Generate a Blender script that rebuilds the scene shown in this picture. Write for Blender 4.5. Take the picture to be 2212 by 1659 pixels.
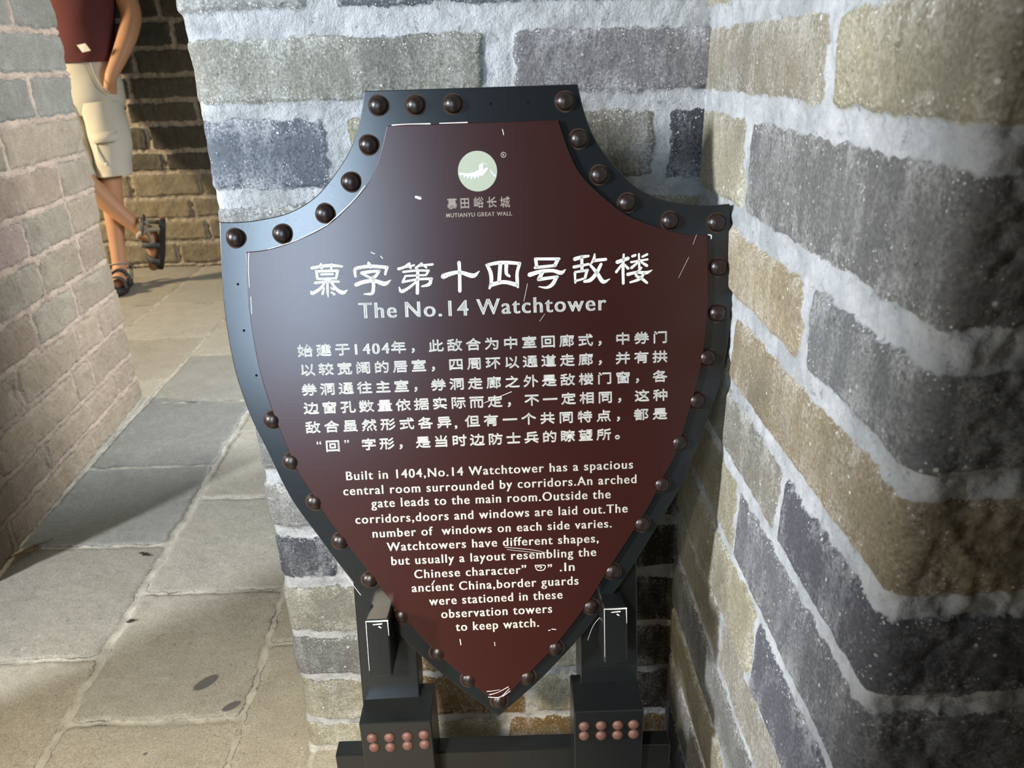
import bpy, bmesh, math, random
import numpy as np
from mathutils import Vector, Matrix

scene = bpy.context.scene
COL = scene.collection
for _o in list(bpy.data.objects):
    bpy.data.objects.remove(_o)

# ------------------------------------------------------------------ camera
CAM_H = 1.0
cam_data = bpy.data.cameras.new('camera')
cam = bpy.data.objects.new('camera', cam_data)
COL.objects.link(cam)
cam_data.sensor_width = 36.0
cam_data.lens = 1665.0 / 2212.0 * 36.0
cam_data.clip_start = 0.02
_right = Vector((0.999449158, -0.0127401286, -0.0306442557))
_down = Vector((-0.0331869284, -0.386325497, -0.921765284))
_fwd = Vector((-0.0000952491, 0.922274525, -0.386535499))
m = Matrix.Identity(4)
for i in range(3):
    m[i][0] = _right[i]
    m[i][1] = -_down[i]
    m[i][2] = -_fwd[i]
m[2][3] = CAM_H
cam.matrix_world = m
cam_data.dof.use_dof = True
cam_data.dof.focus_distance = 0.88
cam_data.dof.aperture_fstop = 11.0
scene.camera = cam

# ------------------------------------------------------------------ world, lights, exposure
scene.view_settings.view_transform = 'Standard'
scene.view_settings.look = 'None'
scene.view_settings.exposure = 0.0
scene.view_settings.gamma = 1.0
scene.view_settings.use_curve_mapping = False
world = bpy.data.worlds.new('daylight')
scene.world = world
world.use_nodes = True
world.node_tree.nodes['Background'].inputs[0].default_value = (0.75, 0.85, 1.0, 1)
world.node_tree.nodes['Background'].inputs[1].default_value = 0.02


def area(name, loc, target, sx, sy, power, color, spread=180):
    d = bpy.data.lights.new(name, 'AREA')
    d.shape = 'RECTANGLE'
    d.size = sx
    d.size_y = sy
    d.energy = power
    d.color = color
    d.spread = math.radians(spread)
    o = bpy.data.objects.new(name, d)
    COL.objects.link(o)
    o.location = loc
    o.rotation_euler = (Vector(target) - Vector(loc)).to_track_quat('-Z', 'Y').to_euler()
    return o


# cool daylight over the added sill of the opening on the left
area('skylight_from_left', (-2.70, -0.62, 1.75), (0.0, 0.75, 0.75), 0.20, 0.55, 205, (0.93, 0.96, 1.0))
# bright doorway behind the camera, left of the added rear wall
area('doorway_behind', (-0.54, -1.25, 1.30), (-0.25, 0.76, 0.85), 0.48, 1.0, 56, (0.60, 0.79, 1.0))
# warm light falling through the same doorway from above, cut off by an added lintel
area('warm_light_above_doorway', (-0.50, -0.90, 1.95), (-0.05, 0.80, 0.10), 0.16, 0.16, 134, (1.0, 0.84, 0.60))
# daylight from the openings of the far corridor
area('sun_in_far_corridor', (-3.9, 2.95, 1.5), (-1.8, 4.1, 0.7), 0.25, 0.25, 128, (1.0, 0.82, 0.56))
area('skylight_in_far_window', (0.95, 2.5, 1.5), (-1.2, 2.0, 0.3), 0.8, 0.8, 53, (0.92, 0.96, 1.0), 105)

# ------------------------------------------------------------------ helpers


def link(o):
    COL.objects.link(o)
    return o


def tag(o, label=None, cat=None, group=None, kind=None):
    if label:
        o['label'] = label
    if cat:
        o['category'] = cat
    if group:
        o['group'] = group
    if kind:
        o['kind'] = kind
    return o


def empty(name, loc, label, cat, group=None):
    o = bpy.data.objects.new(name, None)
    o.empty_display_size = 0.05
    o.location = loc
    link(o)
    return tag(o, label, cat, group)


def obj(name, me, mat, parent=None, smooth=False):
    """mesh data given in world coordinates -> object under parent (whose origin is taken off)"""
    o = bpy.data.objects.new(name, me)
    link(o)
    mats = mat if isinstance(mat, (list, tuple)) else [mat]
    for x in mats:
        me.materials.append(x)
    if smooth:
        me.polygons.foreach_set('use_smooth', [True] * len(me.polygons))
    if parent is not None:
        root = Vector((0, 0, 0))
        p = parent
        while p is not None:
            root += p.location
            p = p.parent
        me.transform(Matrix.Translation(-root))
        o.parent = parent
    me.update()
    return o


def mesh_pf(verts, faces, name='mesh'):
    me = bpy.data.meshes.new(name)
    me.from_pydata([tuple(v) for v in verts], [], faces)
    me.update()
    return me


def bm_mesh(bm, name='mesh'):
    me = bpy.data.meshes.new(name)
    bmesh.ops.recalc_face_normals(bm, faces=bm.faces)
    bm.to_mesh(me)
    bm.free()
    return me


def join_pf(parts):
    V, F = [], []
    for v, f in parts:
        b = len(V)
        V += [tuple(x) for x in v]
        F += [tuple(i + b for i in q) for q in f]
    return V, F


# ---- value noise (numpy)


def vnoise(x, y, seed=0):
    xi = np.floor(x).astype(np.int64)
    yi = np.floor(y).astype(np.int64)
    fx = x - xi
    fy = y - yi
    fx = fx * fx * (3 - 2 * fx)
    fy = fy * fy * (3 - 2 * fy)

    def h(a, b):
        n = (a * 374761393 + b * 668265263 + seed * 974634777) & 0x7fffffff
        n = ((n ^ (n >> 13)) * 1274126177) & 0x7fffffff
        n = n ^ (n >> 16)
        return (n & 0xffff) / 65535.0
    v00, v10, v01, v11 = h(xi, yi), h(xi + 1, yi), h(xi, yi + 1), h(xi + 1, yi + 1)
    return (v00 * (1 - fx) + v10 * fx) * (1 - fy) + (v01 * (1 - fx) + v11 * fx) * fy


def fbm(x, y, scale, octv=4, seed=0, rough=0.5):
    s = np.zeros_like(x)
    a, t = 1.0, 0.0
    for i in range(octv):
        s += a * (vnoise(x * scale + 13.7 * i, y * scale - 7.1 * i, seed + i) - 0.5)
        t += a
        a *= rough
        scale *= 2.03
    return s / t * 2


def sstep(a, b, x):
    t = np.clip((x - a) / (b - a), 0, 1)
    return t * t * (3 - 2 * t)


# ------------------------------------------------------------------ materials


class NT:
    def __init__(self, name):
        self.mat = bpy.data.materials.new(name)
        self.mat.use_nodes = True
        self.t = self.mat.node_tree
        self.b = self.t.nodes['Principled BSDF']

    def node(self, typ, **kw):
        n = self.t.nodes.new(typ)
        for k, v in kw.items():
            setattr(n, k, v)
        return n

    def put(self, sock, v):
        if hasattr(v, 'is_output'):
            self.t.links.new(v, sock)
        elif v is not None:
            if isinstance(v, (tuple, list)) and len(v) == 3:
                v = tuple(v) + (1,)
            sock.default_value = v

    def coord(self):
        return self.node('ShaderNodeTexCoord').outputs['Object']

    def noise(self, vec, scale, detail=4, rough=0.55, dist=0.0):
        n = self.node('ShaderNodeTexNoise')
        self.put(n.inputs['Vector'], vec)
        n.inputs['Scale'].default_value = scale
        n.inputs['Detail'].default_value = detail
        n.inputs['Roughness'].default_value = rough
        n.inputs['Distortion'].default_value = dist
        return n.outputs['Fac']

    def m(self, op, a, b=0.0, c=0.0):
        n = self.node('ShaderNodeMath', operation=op)
        self.put(n.inputs[0], a)
        self.put(n.inputs[1], b)
        self.put(n.inputs[2], c)
        return n.outputs[0]

    def ramp(self, v, a, b, lo=0.0, hi=1.0, smooth=True):
        n = self.node('ShaderNodeMapRange')
        n.interpolation_type = 'SMOOTHSTEP' if smooth else 'LINEAR'
        self.put(n.inputs['Value'], v)
        n.inputs['From Min'].default_value = a
        n.inputs['From Max'].default_value = b
        n.inputs['To Min'].default_value = lo
        n.inputs['To Max'].default_value = hi
        return n.outputs['Result']

    def mix(self, f, a, b, blend='MIX'):
        n = self.node('ShaderNodeMix', data_type='RGBA', blend_type=blend)
        self.put(n.inputs['Factor'], f)
        self.put(n.inputs[6], a)
        self.put(n.inputs[7], b)
        return n.outputs[2]

    def scale(self, col, f):
        n = self.node('ShaderNodeVectorMath', operation='SCALE')
        if isinstance(col, (tuple, list)):
            n.inputs[0].default_value = tuple(col)[:3]
        else:
            self.put(n.inputs[0], col)
        self.put(n.inputs['Scale'], f)
        return n.outputs[0]

    def attr(self, name):
        return self.node('ShaderNodeAttribute', attribute_name=name)

    def bump(self, h, strength, dist):
        n = self.node('ShaderNodeBump')
        self.put(n.inputs['Height'], h)
        n.inputs['Strength'].default_value = strength
        n.inputs['Distance'].default_value = dist
        self.t.links.new(n.outputs[0], self.b.inputs['Normal'])

    def done(self, col, rough=0.6, spec=0.5, metal=0.0):
        self.put(self.b.inputs['Base Color'], col)
        self.put(self.b.inputs['Roughness'], rough)
        self.put(self.b.inputs['Specular IOR Level'], spec)
        self.put(self.b.inputs['Metallic'], metal)
        return self.mat


def masonry(name, m1, m2, lime=0.5, edge=(5, 7), speck=0.5, bump=0.6, contrast=0.5, dark=0.35, rough=0.92, crack=0.0):
    """weathered bricks in mortar; 'sdf' = mm from the brick's edge, 'bcol' = that brick's own colour"""
    n = NT(name)
    v = n.coord()
    sdf = n.attr('sdf').outputs['Fac']
    col = n.attr('bcol').outputs['Color']
    stain = n.attr('stain').outputs['Fac']
    fine = n.noise(v, 330, 5, 0.7)
    mid = n.noise(v, 70, 6, 0.65)
    big = n.noise(v, 17, 5, 0.6, 0.4)
    huge = n.noise(v, 6, 4, 0.55)
    streak = n.node('ShaderNodeMapping')
    n.put(streak.inputs['Vector'], v)
    streak.inputs['Scale'].default_value = (1.0, 1.0, 0.28)
    st = n.noise(streak.outputs[0], 60, 5, 0.6)
    e = n.m('ADD', sdf, n.m('MULTIPLY', n.m('SUBTRACT', fine, 0.5), edge[0]))
    e = n.m('ADD', e, n.m('MULTIPLY', n.m('SUBTRACT', mid, 0.5), edge[1] * 2.6))
    e = n.m('ADD', e, n.m('MULTIPLY', n.m('SUBTRACT', big, 0.5), edge[1] * 1.6))
    mask = n.ramp(e, -0.7, 0.9)
    # brick
    tone = n.m('ADD', 1 - contrast * 0.55, n.m('MULTIPLY', n.m('ADD', n.m('MULTIPLY', big, 0.7), n.m('ADD', n.m('MULTIPLY', mid, 0.35), n.m('MULTIPLY', st, 0.3))), contrast * 0.85))
    bc = n.scale(col, tone)
    bc = n.mix(n.m('MULTIPLY', n.ramp(huge, 0.45, 0.7), dark), bc, n.mix(0.75, bc, (0.05, 0.055, 0.065)))
    # lime bloom on brick, stronger near the joints
    near = n.ramp(e, 0.0, 30.0, 1.0, 0.38)
    bl = n.m('MULTIPLY', n.ramp(n.m('ADD', n.m('ADD', n.m('MULTIPLY', big, 0.42), n.m('MULTIPLY', st, 0.33)), n.m('MULTIPLY', fine, 0.3)), 0.49, 0.63), near)
    bc = n.mix(n.m('MULTIPLY', bl, lime), bc, n.mix(0.35, (0.62, 0.63, 0.62), bc))
    # lime flecks
    vor = n.node('ShaderNodeTexVoronoi')
    n.put(vor.inputs['Vector'], v)
    vor.inputs['Scale'].default_value = 95
    fl = n.m('MULTIPLY', n.ramp(vor.outputs['Distance'], 0.10, 0.17, 1.0, 0.0), n.ramp(n.noise(v, 28, 3), 0.52, 0.66))
    vo2 = n.node('ShaderNodeTexVoronoi')
    n.put(vo2.inputs['Vector'], v)
    vo2.inputs['Scale'].default_value = 260
    f2 = n.m('MULTIPLY', n.ramp(vo2.outputs['Distance'], 0.13, 0.24, 1.0, 0.0), n.ramp(n.m('ADD', mid, n.ramp(e, 0.0, 16.0, 0.16, 0.0)), 0.50, 0.66))
    fl = n.m('MAXIMUM', fl, f2)
    bc = n.mix(n.m('MULTIPLY', fl, speck), bc, (0.72, 0.72, 0.69))
    bc = n.scale(bc, n.ramp(fine, 0.28, 0.72, 0.62, 1.36, False))
    bc = n.mix(n.ramp(n.noise(v, 150, 3, 0.6), 0.30, 0.38, 0.6, 0.0), bc, n.scale(bc, 0.42))
    # mortar
    mc = n.mix(n.ramp(big, 0.35, 0.68), m1, m2)
    mc = n.scale(mc, n.m('ADD', 0.50, n.m('ADD', n.m('MULTIPLY', fine, 0.55), n.m('MULTIPLY', mid, 0.45))))
    pit = n.node('ShaderNodeTexVoronoi', feature='DISTANCE_TO_EDGE')
    n.put(pit.inputs['Vector'], v)
    pit.inputs['Scale'].default_value = 120
    mc = n.mix(n.m('MULTIPLY', n.ramp(pit.outputs['Distance'], 0.0, 0.05, 1.0, 0.0), n.ramp(mid, 0.5, 0.65, 0.0, 0.6)), mc, n.scale(mc, 0.5))
    mc = n.mix(n.ramp(n.m('ADD', n.m('MULTIPLY', mid, 0.6), n.m('MULTIPLY', fine, 0.4)), 0.34, 0.44, 0.75, 0.0), mc, n.scale(mc, 0.42))
    c = n.mix(mask, mc, bc)
    if crack:   # open hairline where mortar has come away from the brick
        c = n.mix(n.m('MULTIPLY', n.ramp(n.m('ABSOLUTE', n.m('SUBTRACT', e, 0.2)), 0.3, 1.3, crack, 0.0), n.ramp(n.m('ADD', n.m('MULTIPLY', huge, 0.6), n.m('MULTIPLY', big, 0.4)), 0.47, 0.55)), c, (0.02, 0.018, 0.015))
    c = n.mix(n.ramp(n.m('ADD', stain, n.m('MULTIPLY', n.m('SUBTRACT', fine, 0.5), 0.5)), 0.42, 0.58, 0.0, 0.86), c, (0.075, 0.072, 0.075))
    h = n.m('ADD', n.m('MULTIPLY', fine, 0.45), n.m('MULTIPLY', mid, 1.0))
    h = n.m('ADD', n.m('MULTIPLY', h, n.ramp(mask, 0.0, 1.0, 1.7, 1.0)), n.m('MULTIPLY', mask, 0.35))
    n.bump(h, bump, 0.004)
    return n.done(c, rough, 0.25)


def plain(name, col, rough=0.5, spec=0.5, var=0.12, scale=60, bump=0.0, metal=0.0, col2=None, rvar=0.06):
    n = NT(name)
    v = n.coord()
    k = n.noise(v, scale, 5, 0.6)
    f = n.noise(v, scale * 6, 4, 0.6)
    c = n.scale(tuple(col) + (1,), n.m('ADD', 1 - var, n.m('MULTIPLY', n.m('ADD', k, f), var)))
    if col2:
        c = n.mix(n.ramp(k, 0.48, 0.66), c, tuple(col2) + (1,))
    if bump:
        n.bump(n.m('ADD', k, n.m('MULTIPLY', f, 0.5)), bump, 0.002)
    return n.done(c, n.ramp(f, 0.3, 0.7, rough - rvar, rough + rvar), spec, metal)


M = {}
M['pier'] = masonry('lime_pointed_grey_brick', (0.47, 0.475, 0.48), (0.32, 0.325, 0.32), lime=0.55, speck=0.9, bump=0.75, contrast=0.8, dark=0.5, crack=0.45)
M['side'] = masonry('lime_pointed_smooth_brick', (0.44, 0.455, 0.47), (0.30, 0.32, 0.33), lime=0.45, edge=(5, 5), speck=0.75, bump=0.55, contrast=0.75, dark=0.45)
M['left'] = masonry('dusty_brown_brick', (0.36, 0.285, 0.225), (0.27, 0.215, 0.17), lime=0.10, edge=(4, 4), speck=0.25, bump=0.9, contrast=0.6, dark=0.15, crack=0.55)
M['far'] = masonry('dark_brick_far_corridor', (0.36, 0.31, 0.24), (0.27, 0.23, 0.17), lime=0.1, edge=(6, 7), speck=0.1, bump=0.7, contrast=0.6, dark=0.2)
M['floor'] = masonry('worn_grey_paver', (0.42, 0.40, 0.34), (0.28, 0.265, 0.225), lime=0.10, edge=(4, 4), speck=0.35, bump=0.30, contrast=0.45, dark=0.12, rough=0.8, crack=0.8)
M['ceiling'] = plain('dusty_vault_brick', (0.2, 0.19, 0.17), 0.95, 0.1, 0.3, 8, 0.4)
M['paint'] = plain('blue_grey_gloss_paint', (0.0075, 0.0092, 0.0102), 0.245, 0.55, 0.12, 90, 0.015, rvar=0.012)
M['maroon'] = plain('maroon_satin_paint', (0.029, 0.0066, 0.0050), 0.305, 0.46, 0.05, 300, 0.02, rvar=0.03)
M['white'] = plain('off_white_lettering', (0.74, 0.73, 0.67), 0.5, 0.4, 0.04, 200)
M['beige'] = plain('beige_lettering', (0.52, 0.45, 0.36), 0.5, 0.4, 0.04, 200)
M['logo_green'] = plain('sage_green_print', (0.40, 0.43, 0.32), 0.5, 0.4, 0.04, 200)
M['logo_white'] = plain('pale_blue_print', (0.72, 0.79, 0.86), 0.5, 0.4, 0.04, 200)
M['chip'] = plain('bare_chipped_edge', (0.74, 0.72, 0.68), 0.7, 0.3, 0.3, 300)
M['stud'] = plain('dark_brown_stud', (0.014, 0.007, 0.0055), 0.34, 0.5, 0.3, 250, 0.1)
M['rust'] = plain('rusty_ring', (0.048, 0.029, 0.019), 0.8, 0.2, 0.4, 250)
M['hole'] = plain('black_hole', (0.004, 0.004, 0.005), 0.9, 0.1)
M['rivet'] = plain('brown_painted_rivet', (0.105, 0.048, 0.038), 0.5, 0.4, 0.4, 200, 0.2)
M['skin'] = plain('tanned_skin', (0.46, 0.245, 0.135), 0.55, 0.35, 0.10, 40)
M['shirt'] = plain('maroon_cotton', (0.105, 0.036, 0.036), 0.9, 0.1, 0.15, 40, 0.2)
M['shorts'] = plain('cream_cotton', (0.50, 0.475, 0.40), 0.9, 0.1, 0.10, 30, 0.25)
M['cord'] = plain('pale_cord', (0.72, 0.68, 0.60), 0.9, 0.1)
M['sandal'] = plain('black_sandal_rubber', (0.018, 0.019, 0.02), 0.6, 0.4, 0.2)
M['strap'] = plain('grey_sandal_strap', (0.065, 0.07, 0.075), 0.7, 0.3, 0.2)
M['strap_light'] = plain('beige_sandal_strap', (0.30, 0.27, 0.21), 0.7, 0.3, 0.2)
M['hair'] = plain('dark_hair', (0.02, 0.014, 0.01), 0.6, 0.3, 0.3, 200, 0.4)
M['eye'] = plain('dark_eye', (0.02, 0.015, 0.012), 0.2, 0.5)
M['twig'] = plain('dry_straw', (0.16, 0.10, 0.06), 0.9, 0.1, 0.3)
M['scrap'] = plain('dark_dry_scrap', (0.03, 0.026, 0.022), 0.9, 0.1, 0.3)

# ------------------------------------------------------------------ tables measured on the sign (metres, in the board's own plane)
SIGN_O = (-0.02963, 0.7903, 0.97722)
SIGN_U = (0.999621, 0.02745, -0.002219)
SIGN_V = (-0.003537, 0.207893, 0.978145)
SIGN_N = (0.027311, -0.977766, 0.207912)
BOARD_CONCAVE = [(0.1023, 0.0005), (0.1086, -0.0264), (0.1192, -0.0521), (0.1365, -0.0759), (0.1577, -0.097), (0.1842, -0.1105), (0.214, -0.1161), (0.2336, -0.1174), (0.2499, -0.1166)]
BOARD_CONVEX_L = [(0.2505, -0.1178), (0.2534, -0.135), (0.2543, -0.194), (0.2546, -0.2166), (0.2533, -0.2495), (0.25, -0.2854), (0.2419, -0.2881), (0.2251, -0.3501), (0.2071, -0.392), (0.1823, -0.4426), (0.153, -0.4921), (0.0681, -0.6021)]
BOARD_CONVEX_R = [(0.2537, -0.1213), (0.2533, -0.1244), (0.2566, -0.1784), (0.2534, -0.2257), (0.2484, -0.2657), (0.2284, -0.3486), (0.2089, -0.4063), (0.1586, -0.486), (0.1159, -0.5483), (0.0876, -0.5826), (0.0456, -0.6268), (0.0033, -0.664)]
PANEL_CONCAVE = [(0.0816, -0.0332), (0.0906, -0.0586), (0.102, -0.0828), (0.1211, -0.1031), (0.1462, -0.1234), (0.1767, -0.1368), (0.205, -0.1446), (0.2244, -0.1468)]
PANEL_CONVEX_L = [(0.2244, -0.1468), (0.2259, -0.1614), (0.2278, -0.2071), (0.2256, -0.2507), (0.2183, -0.2892), (0.2098, -0.32), (0.2002, -0.3537), (0.1848, -0.3894), (0.1667, -0.4247), (0.1505, -0.458), (0.1266, -0.4927), (0.0971, -0.5369), (0.0583, -0.5906), (0.0143, -0.6366), (0.0002, -0.6477)]
PANEL_CONVEX_R = [(0.2321, -0.1466), (0.2325, -0.2169), (0.2273, -0.2567), (0.2211, -0.2973), (0.21, -0.3385), (0.1953, -0.3802), (0.1569, -0.4574), (0.1032, -0.5358), (0.0692, -0.5776), (0.0176, -0.6313)]
STUDS = [(-0.0892, -0.0133), (-0.0539, -0.014), (-0.018, -0.0142), (0.0894, -0.015), (-0.101, -0.0491), (-0.1205, -0.0832), (-0.1479, -0.1122), (-0.191, -0.1302), (-0.2368, -0.1326), (-0.2179, -0.3168), (-0.2025, -0.3614), (-0.1823, -0.4062), (-0.1592, -0.4511), (-0.1311, -0.4962), (-0.1001, -0.5397), (-0.0635, -0.5855), (-0.031, -0.6191), (0.0011, -0.6475), (0.1021, -0.0501), (0.1215, -0.0848), (0.1487, -0.1123), (0.1916, -0.1313), (0.2381, -0.1348), (0.2406, -0.1787), (0.2402, -0.225), (0.2298, -0.2704), (0.2196, -0.3153), (0.0335, -0.6199), (0.0653, -0.5865), (0.105, -0.5397), (0.1293, -0.5)]
STUDS_HID = [(0.2014, -0.3593), (0.1827, -0.4042), (0.1613, -0.4471)]
HOLES = [(-0.2396, -0.1776), (-0.2383, -0.2238), (-0.2303, -0.2699), (0.018, -0.0149), (0.0537, -0.0147)]
LEGPTS = [[(-0.1569, -0.5027), (-0.1487, -0.6721), (-0.087, -0.6687), (-0.0913, -0.592)], [(0.0981, -0.5889), (0.0945, -0.6699), (0.1574, -0.6689), (0.1632, -0.5771)]]
PEGPTS = [[(-0.1344, -0.528), (-0.1109, -0.5266), (-0.1084, -0.5926), (-0.1346, -0.5922)], [(0.1151, -0.5273), (0.1413, -0.5261), (0.1388, -0.591), (0.1137, -0.5891)]]
TITLE = [[(-0.1648, -0.1644, 0.00217), (-0.1552, -0.163, 0.00246), (-0.1444, -0.1626, 0.00246), (-0.1346, -0.1639, 0.00159)], [(-0.1554, -0.1607, 0.00174), (-0.1549, -0.1652, 0.00188)], [(-0.1449, -0.1612, 0.00174), (-0.1456, -0.1655, 0.00188)], [(-0.1604, -0.167, 0.00203), (-0.1598, -0.1749, 0.00217)], [(-0.1609, -0.1677, 0.00188), (-0.139, -0.1679, 0.00217)], [(-0.1394, -0.1678, 0.00217), (-0.1417, -0.1756, 0.00188)], [(-0.1562, -0.1709, 0.00159), (-0.1442, -0.171, 0.00159)], [(-0.1603, -0.1751, 0.00159), (-0.1417, -0.1752, 0.00159)], [(-0.1627, -0.1789, 0.00203), (-0.1506, -0.1781, 0.00188), (-0.139, -0.1786, 0.00174)], [(-0.1517, -0.176, 0.00174), (-0.1568, -0.1837, 0.00217), (-0.166, -0.1892, 0.00246), (-0.1672, -0.187, 0.00101)], [(-0.148, -0.1766, 0.00174), (-0.1421, -0.1859, 0.00246), (-0.1361, -0.1895, 0.00318), (-0.1314, -0.1872, 0.00058)], [(-0.1502, -0.1757, 0.00174), (-0.1509, -0.1873, 0.00188), (-0.1508, -0.1935, 0.00058)], [(-0.1539, -0.1838, 0.00101), (-0.1561, -0.19, 0.00231)], [(-0.1477, -0.1841, 0.00101), (-0.1446, -0.1863, 0.00188)], [(-0.1477, -0.1886, 0.00101), (-0.1445, -0.1908, 0.00217)], [(-0.1087, -0.1612, 0.00217), (-0.1074, -0.1653, 0.00362)], [(-0.1224, -0.1743, 0.00203), (-0.1222, -0.1672, 0.00246), (-0.1156, -0.1653, 0.0026), (-0.1057, -0.1648, 0.00275), (-0.0904, -0.1665, 0.0026)], [(-0.0909, -0.1665, 0.00246), (-0.0931, -0.1733, 0.00188)], [(-0.1161, -0.1712, 0.00289), (-0.1077, -0.17, 0.00246), (-0.0981, -0.1696, 0.00188)], [(-0.0985, -0.1694, 0.00203), (-0.1022, -0.1742, 0.00246), (-0.1061, -0.1769, 0.00246)], [(-0.1145, -0.1725, 0.00174), (-0.1069, -0.1765, 0.00188)], [(-0.1227, -0.1825, 0.00318), (-0.115, -0.1799, 0.00318), (-0.1042, -0.1791, 0.00289), (-0.0944, -0.1824, 0.00362), (-0.0879, -0.179, 0.00058)], [(-0.1052, -0.1757, 0.00289), (-0.1055, -0.1857, 0.00275), (-0.1075, -0.1914, 0.0026), (-0.1155, -0.1918, 0.00072)], [(-0.0798, -0.1684, 0.00246), (-0.0743, -0.167, 0.00203), (-0.0683, -0.1635, 0.00217)], [(-0.0743, -0.1671, 0.00174), (-0.0638, -0.1653, 0.00159)], [(-0.0697, -0.1663, 0.0013), (-0.0673, -0.1681, 0.00174)], [(-0.0627, -0.1682, 0.00188), (-0.0562, -0.1639, 0.00203)], [(-0.0584, -0.1659, 0.00174), (-0.0455, -0.1652, 0.00188)], [(-0.0551, -0.166, 0.00116), (-0.0519, -0.1682, 0.00159)], [(-0.0754, -0.1715, 0.00174), (-0.062, -0.1706, 0.00174), (-0.0496, -0.1712, 0.00188)], [(-0.05, -0.1712, 0.00188), (-0.0527, -0.1752, 0.00188)], [(-0.0731, -0.1755, 0.00159), (-0.0523, -0.1754, 0.00159)], [(-0.0731, -0.1753, 0.00159), (-0.0764, -0.1818, 0.00217)], [(-0.0764, -0.1814, 0.00174), (-0.0609, -0.1793, 0.00188), (-0.0471, -0.1792, 0.00217)], [(-0.0479, -0.1791, 0.00246), (-0.0503, -0.1845, 0.00289), (-0.0579, -0.1865, 0.00116)], [(-0.0607, -0.17, 0.0026), (-0.0625, -0.1932, 0.00275)], [(-0.0618, -0.1807, 0.00174), (-0.0714, -0.1878, 0.00231), (-0.0782, -0.1905, 0.00275), (-0.0801, -0.1862, 0.00087)], [(-0.0361, -0.1775, 0.00434), (-0.0281, -0.1749, 0.00347), (-0.0188, -0.174, 0.00289), (-0.0065, -0.1778, 0.00376), (0.0002, -0.1735, 0.00058)], [(-0.0196, -0.1641, 0.00289), (-0.0195, -0.174, 0.00275), (-0.0202, -0.1927, 0.00289)], [(0.0074, -0.168, 0.00246), (0.0188, -0.1661, 0.00289), (0.0296, -0.1663, 0.00289), (0.0409, -0.1676, 0.0026)], [(0.008, -0.1676, 0.0026), (0.0113, -0.176, 0.00318), (0.0115, -0.1851, 0.00289), (0.0094, -0.1911, 0.00174)], [(0.0407, -0.1671, 0.0026), (0.0377, -0.1761, 0.0026), (0.0374, -0.1845, 0.00289), (0.0378, -0.191, 0.00188)], [(0.0108, -0.1876, 0.00347), (0.0239, -0.1852, 0.00318), (0.0372, -0.1886, 0.00347)], [(0.0212, -0.1677, 0.00318), (0.0193, -0.1846, 0.00304)], [(0.0271, -0.1679, 0.00318), (0.0269, -0.1766, 0.00275), (0.03, -0.1798, 0.00203)], [(0.0557, -0.1636, 0.00231), (0.08, -0.1645, 0.00246)], [(0.0565, -0.164, 0.00289), (0.0573, -0.1721, 0.0026)], [(0.0787, -0.1644, 0.00318), (0.0752, -0.1711, 0.00289)], [(0.0554, -0.1722, 0.00246), (0.0756, -0.1708, 0.00246)], [(0.0497, -0.1791, 0.00376), (0.0612, -0.1762, 0.00318), (0.073, -0.1758, 0.00289), (0.0813, -0.1782, 0.00333), (0.0861, -0.175, 0.00058)], [(0.0628, -0.1775, 0.00289), (0.0589, -0.1836, 0.00318)], [(0.0584, -0.184, 0.00289), (0.0779, -0.182, 0.00246)], [(0.077, -0.182, 0.00289), (0.0726, -0.1891, 0.00318), (0.0666, -0.1923, 0.00217), (0.0586, -0.1911, 0.00072)], [(0.0951, -0.1654, 0.00318), (0.1018, -0.1636, 0.00289), (0.1094, -0.1627, 0.00188)], [(0.1023, -0.1628, 0.0026), (0.1024, -0.1769, 0.0026)], [(0.0941, -0.1731, 0.0026), (0.1093, -0.1707, 0.00203)], [(0.0952, -0.1783, 0.00217), (0.0954, -0.1888, 0.00159)], [(0.0952, -0.1781, 0.00188), (0.1083, -0.1767, 0.00217)], [(0.1076, -0.1763, 0.00246), (0.1052, -0.1845, 0.00231)], [(0.095, -0.1871, 0.00188), (0.1056, -0.1844, 0.00188)], [(0.1153, -0.1608, 0.00116), (0.1144, -0.1662, 0.0026), (0.1114, -0.1704, 0.0013)], [(0.1144, -0.1674, 0.00275), (0.1266, -0.1666, 0.00246)], [(0.1109, -0.1718, 0.00217), (0.1175, -0.18, 0.00304), (0.1233, -0.1886, 0.00333), (0.1303, -0.1861, 0.00058)], [(0.1217, -0.171, 0.00246), (0.1167, -0.18, 0.00304), (0.1107, -0.1864, 0.00318), (0.1043, -0.1878, 0.00217)], [(0.1375, -0.1699, 0.00318), (0.1489, -0.1664, 0.00289)], [(0.1443, -0.1623, 0.00174), (0.1435, -0.1751, 0.00246), (0.1436, -0.1914, 0.00231)], [(0.1425, -0.1722, 0.00188), (0.1365, -0.1797, 0.00231)], [(0.1451, -0.1727, 0.00188), (0.1488, -0.1766, 0.00231)], [(0.1527, -0.1647, 0.00217), (0.1561, -0.1636, 0.00217)], [(0.1679, -0.1632, 0.00203), (0.1628, -0.1655, 0.00174)], [(0.1514, -0.1704, 0.00188), (0.1683, -0.1682, 0.00174)], [(0.1595, -0.1624, 0.00159), (0.1598, -0.1766, 0.00188)], [(0.1582, -0.1711, 0.00174), (0.1518, -0.1761, 0.00246)], [(0.162, -0.1708, 0.00174), (0.1675, -0.1744, 0.0026)], [(0.1479, -0.1824, 0.00289), (0.1573, -0.1806, 0.00246), (0.1666, -0.1814, 0.00289), (0.1729, -0.1789, 0.00058)], [(0.162, -0.176, 0.00174), (0.1564, -0.1831, 0.00217), (0.1623, -0.1871, 0.00246), (0.1676, -0.1915, 0.00217)], [(0.1649, -0.1818, 0.00203), (0.1598, -0.1874, 0.0026), (0.1504, -0.1904, 0.00159)]]
LOGO_C = (0.0026, -0.0776)
LOGO_R = (0.019, 0.0191)
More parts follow.
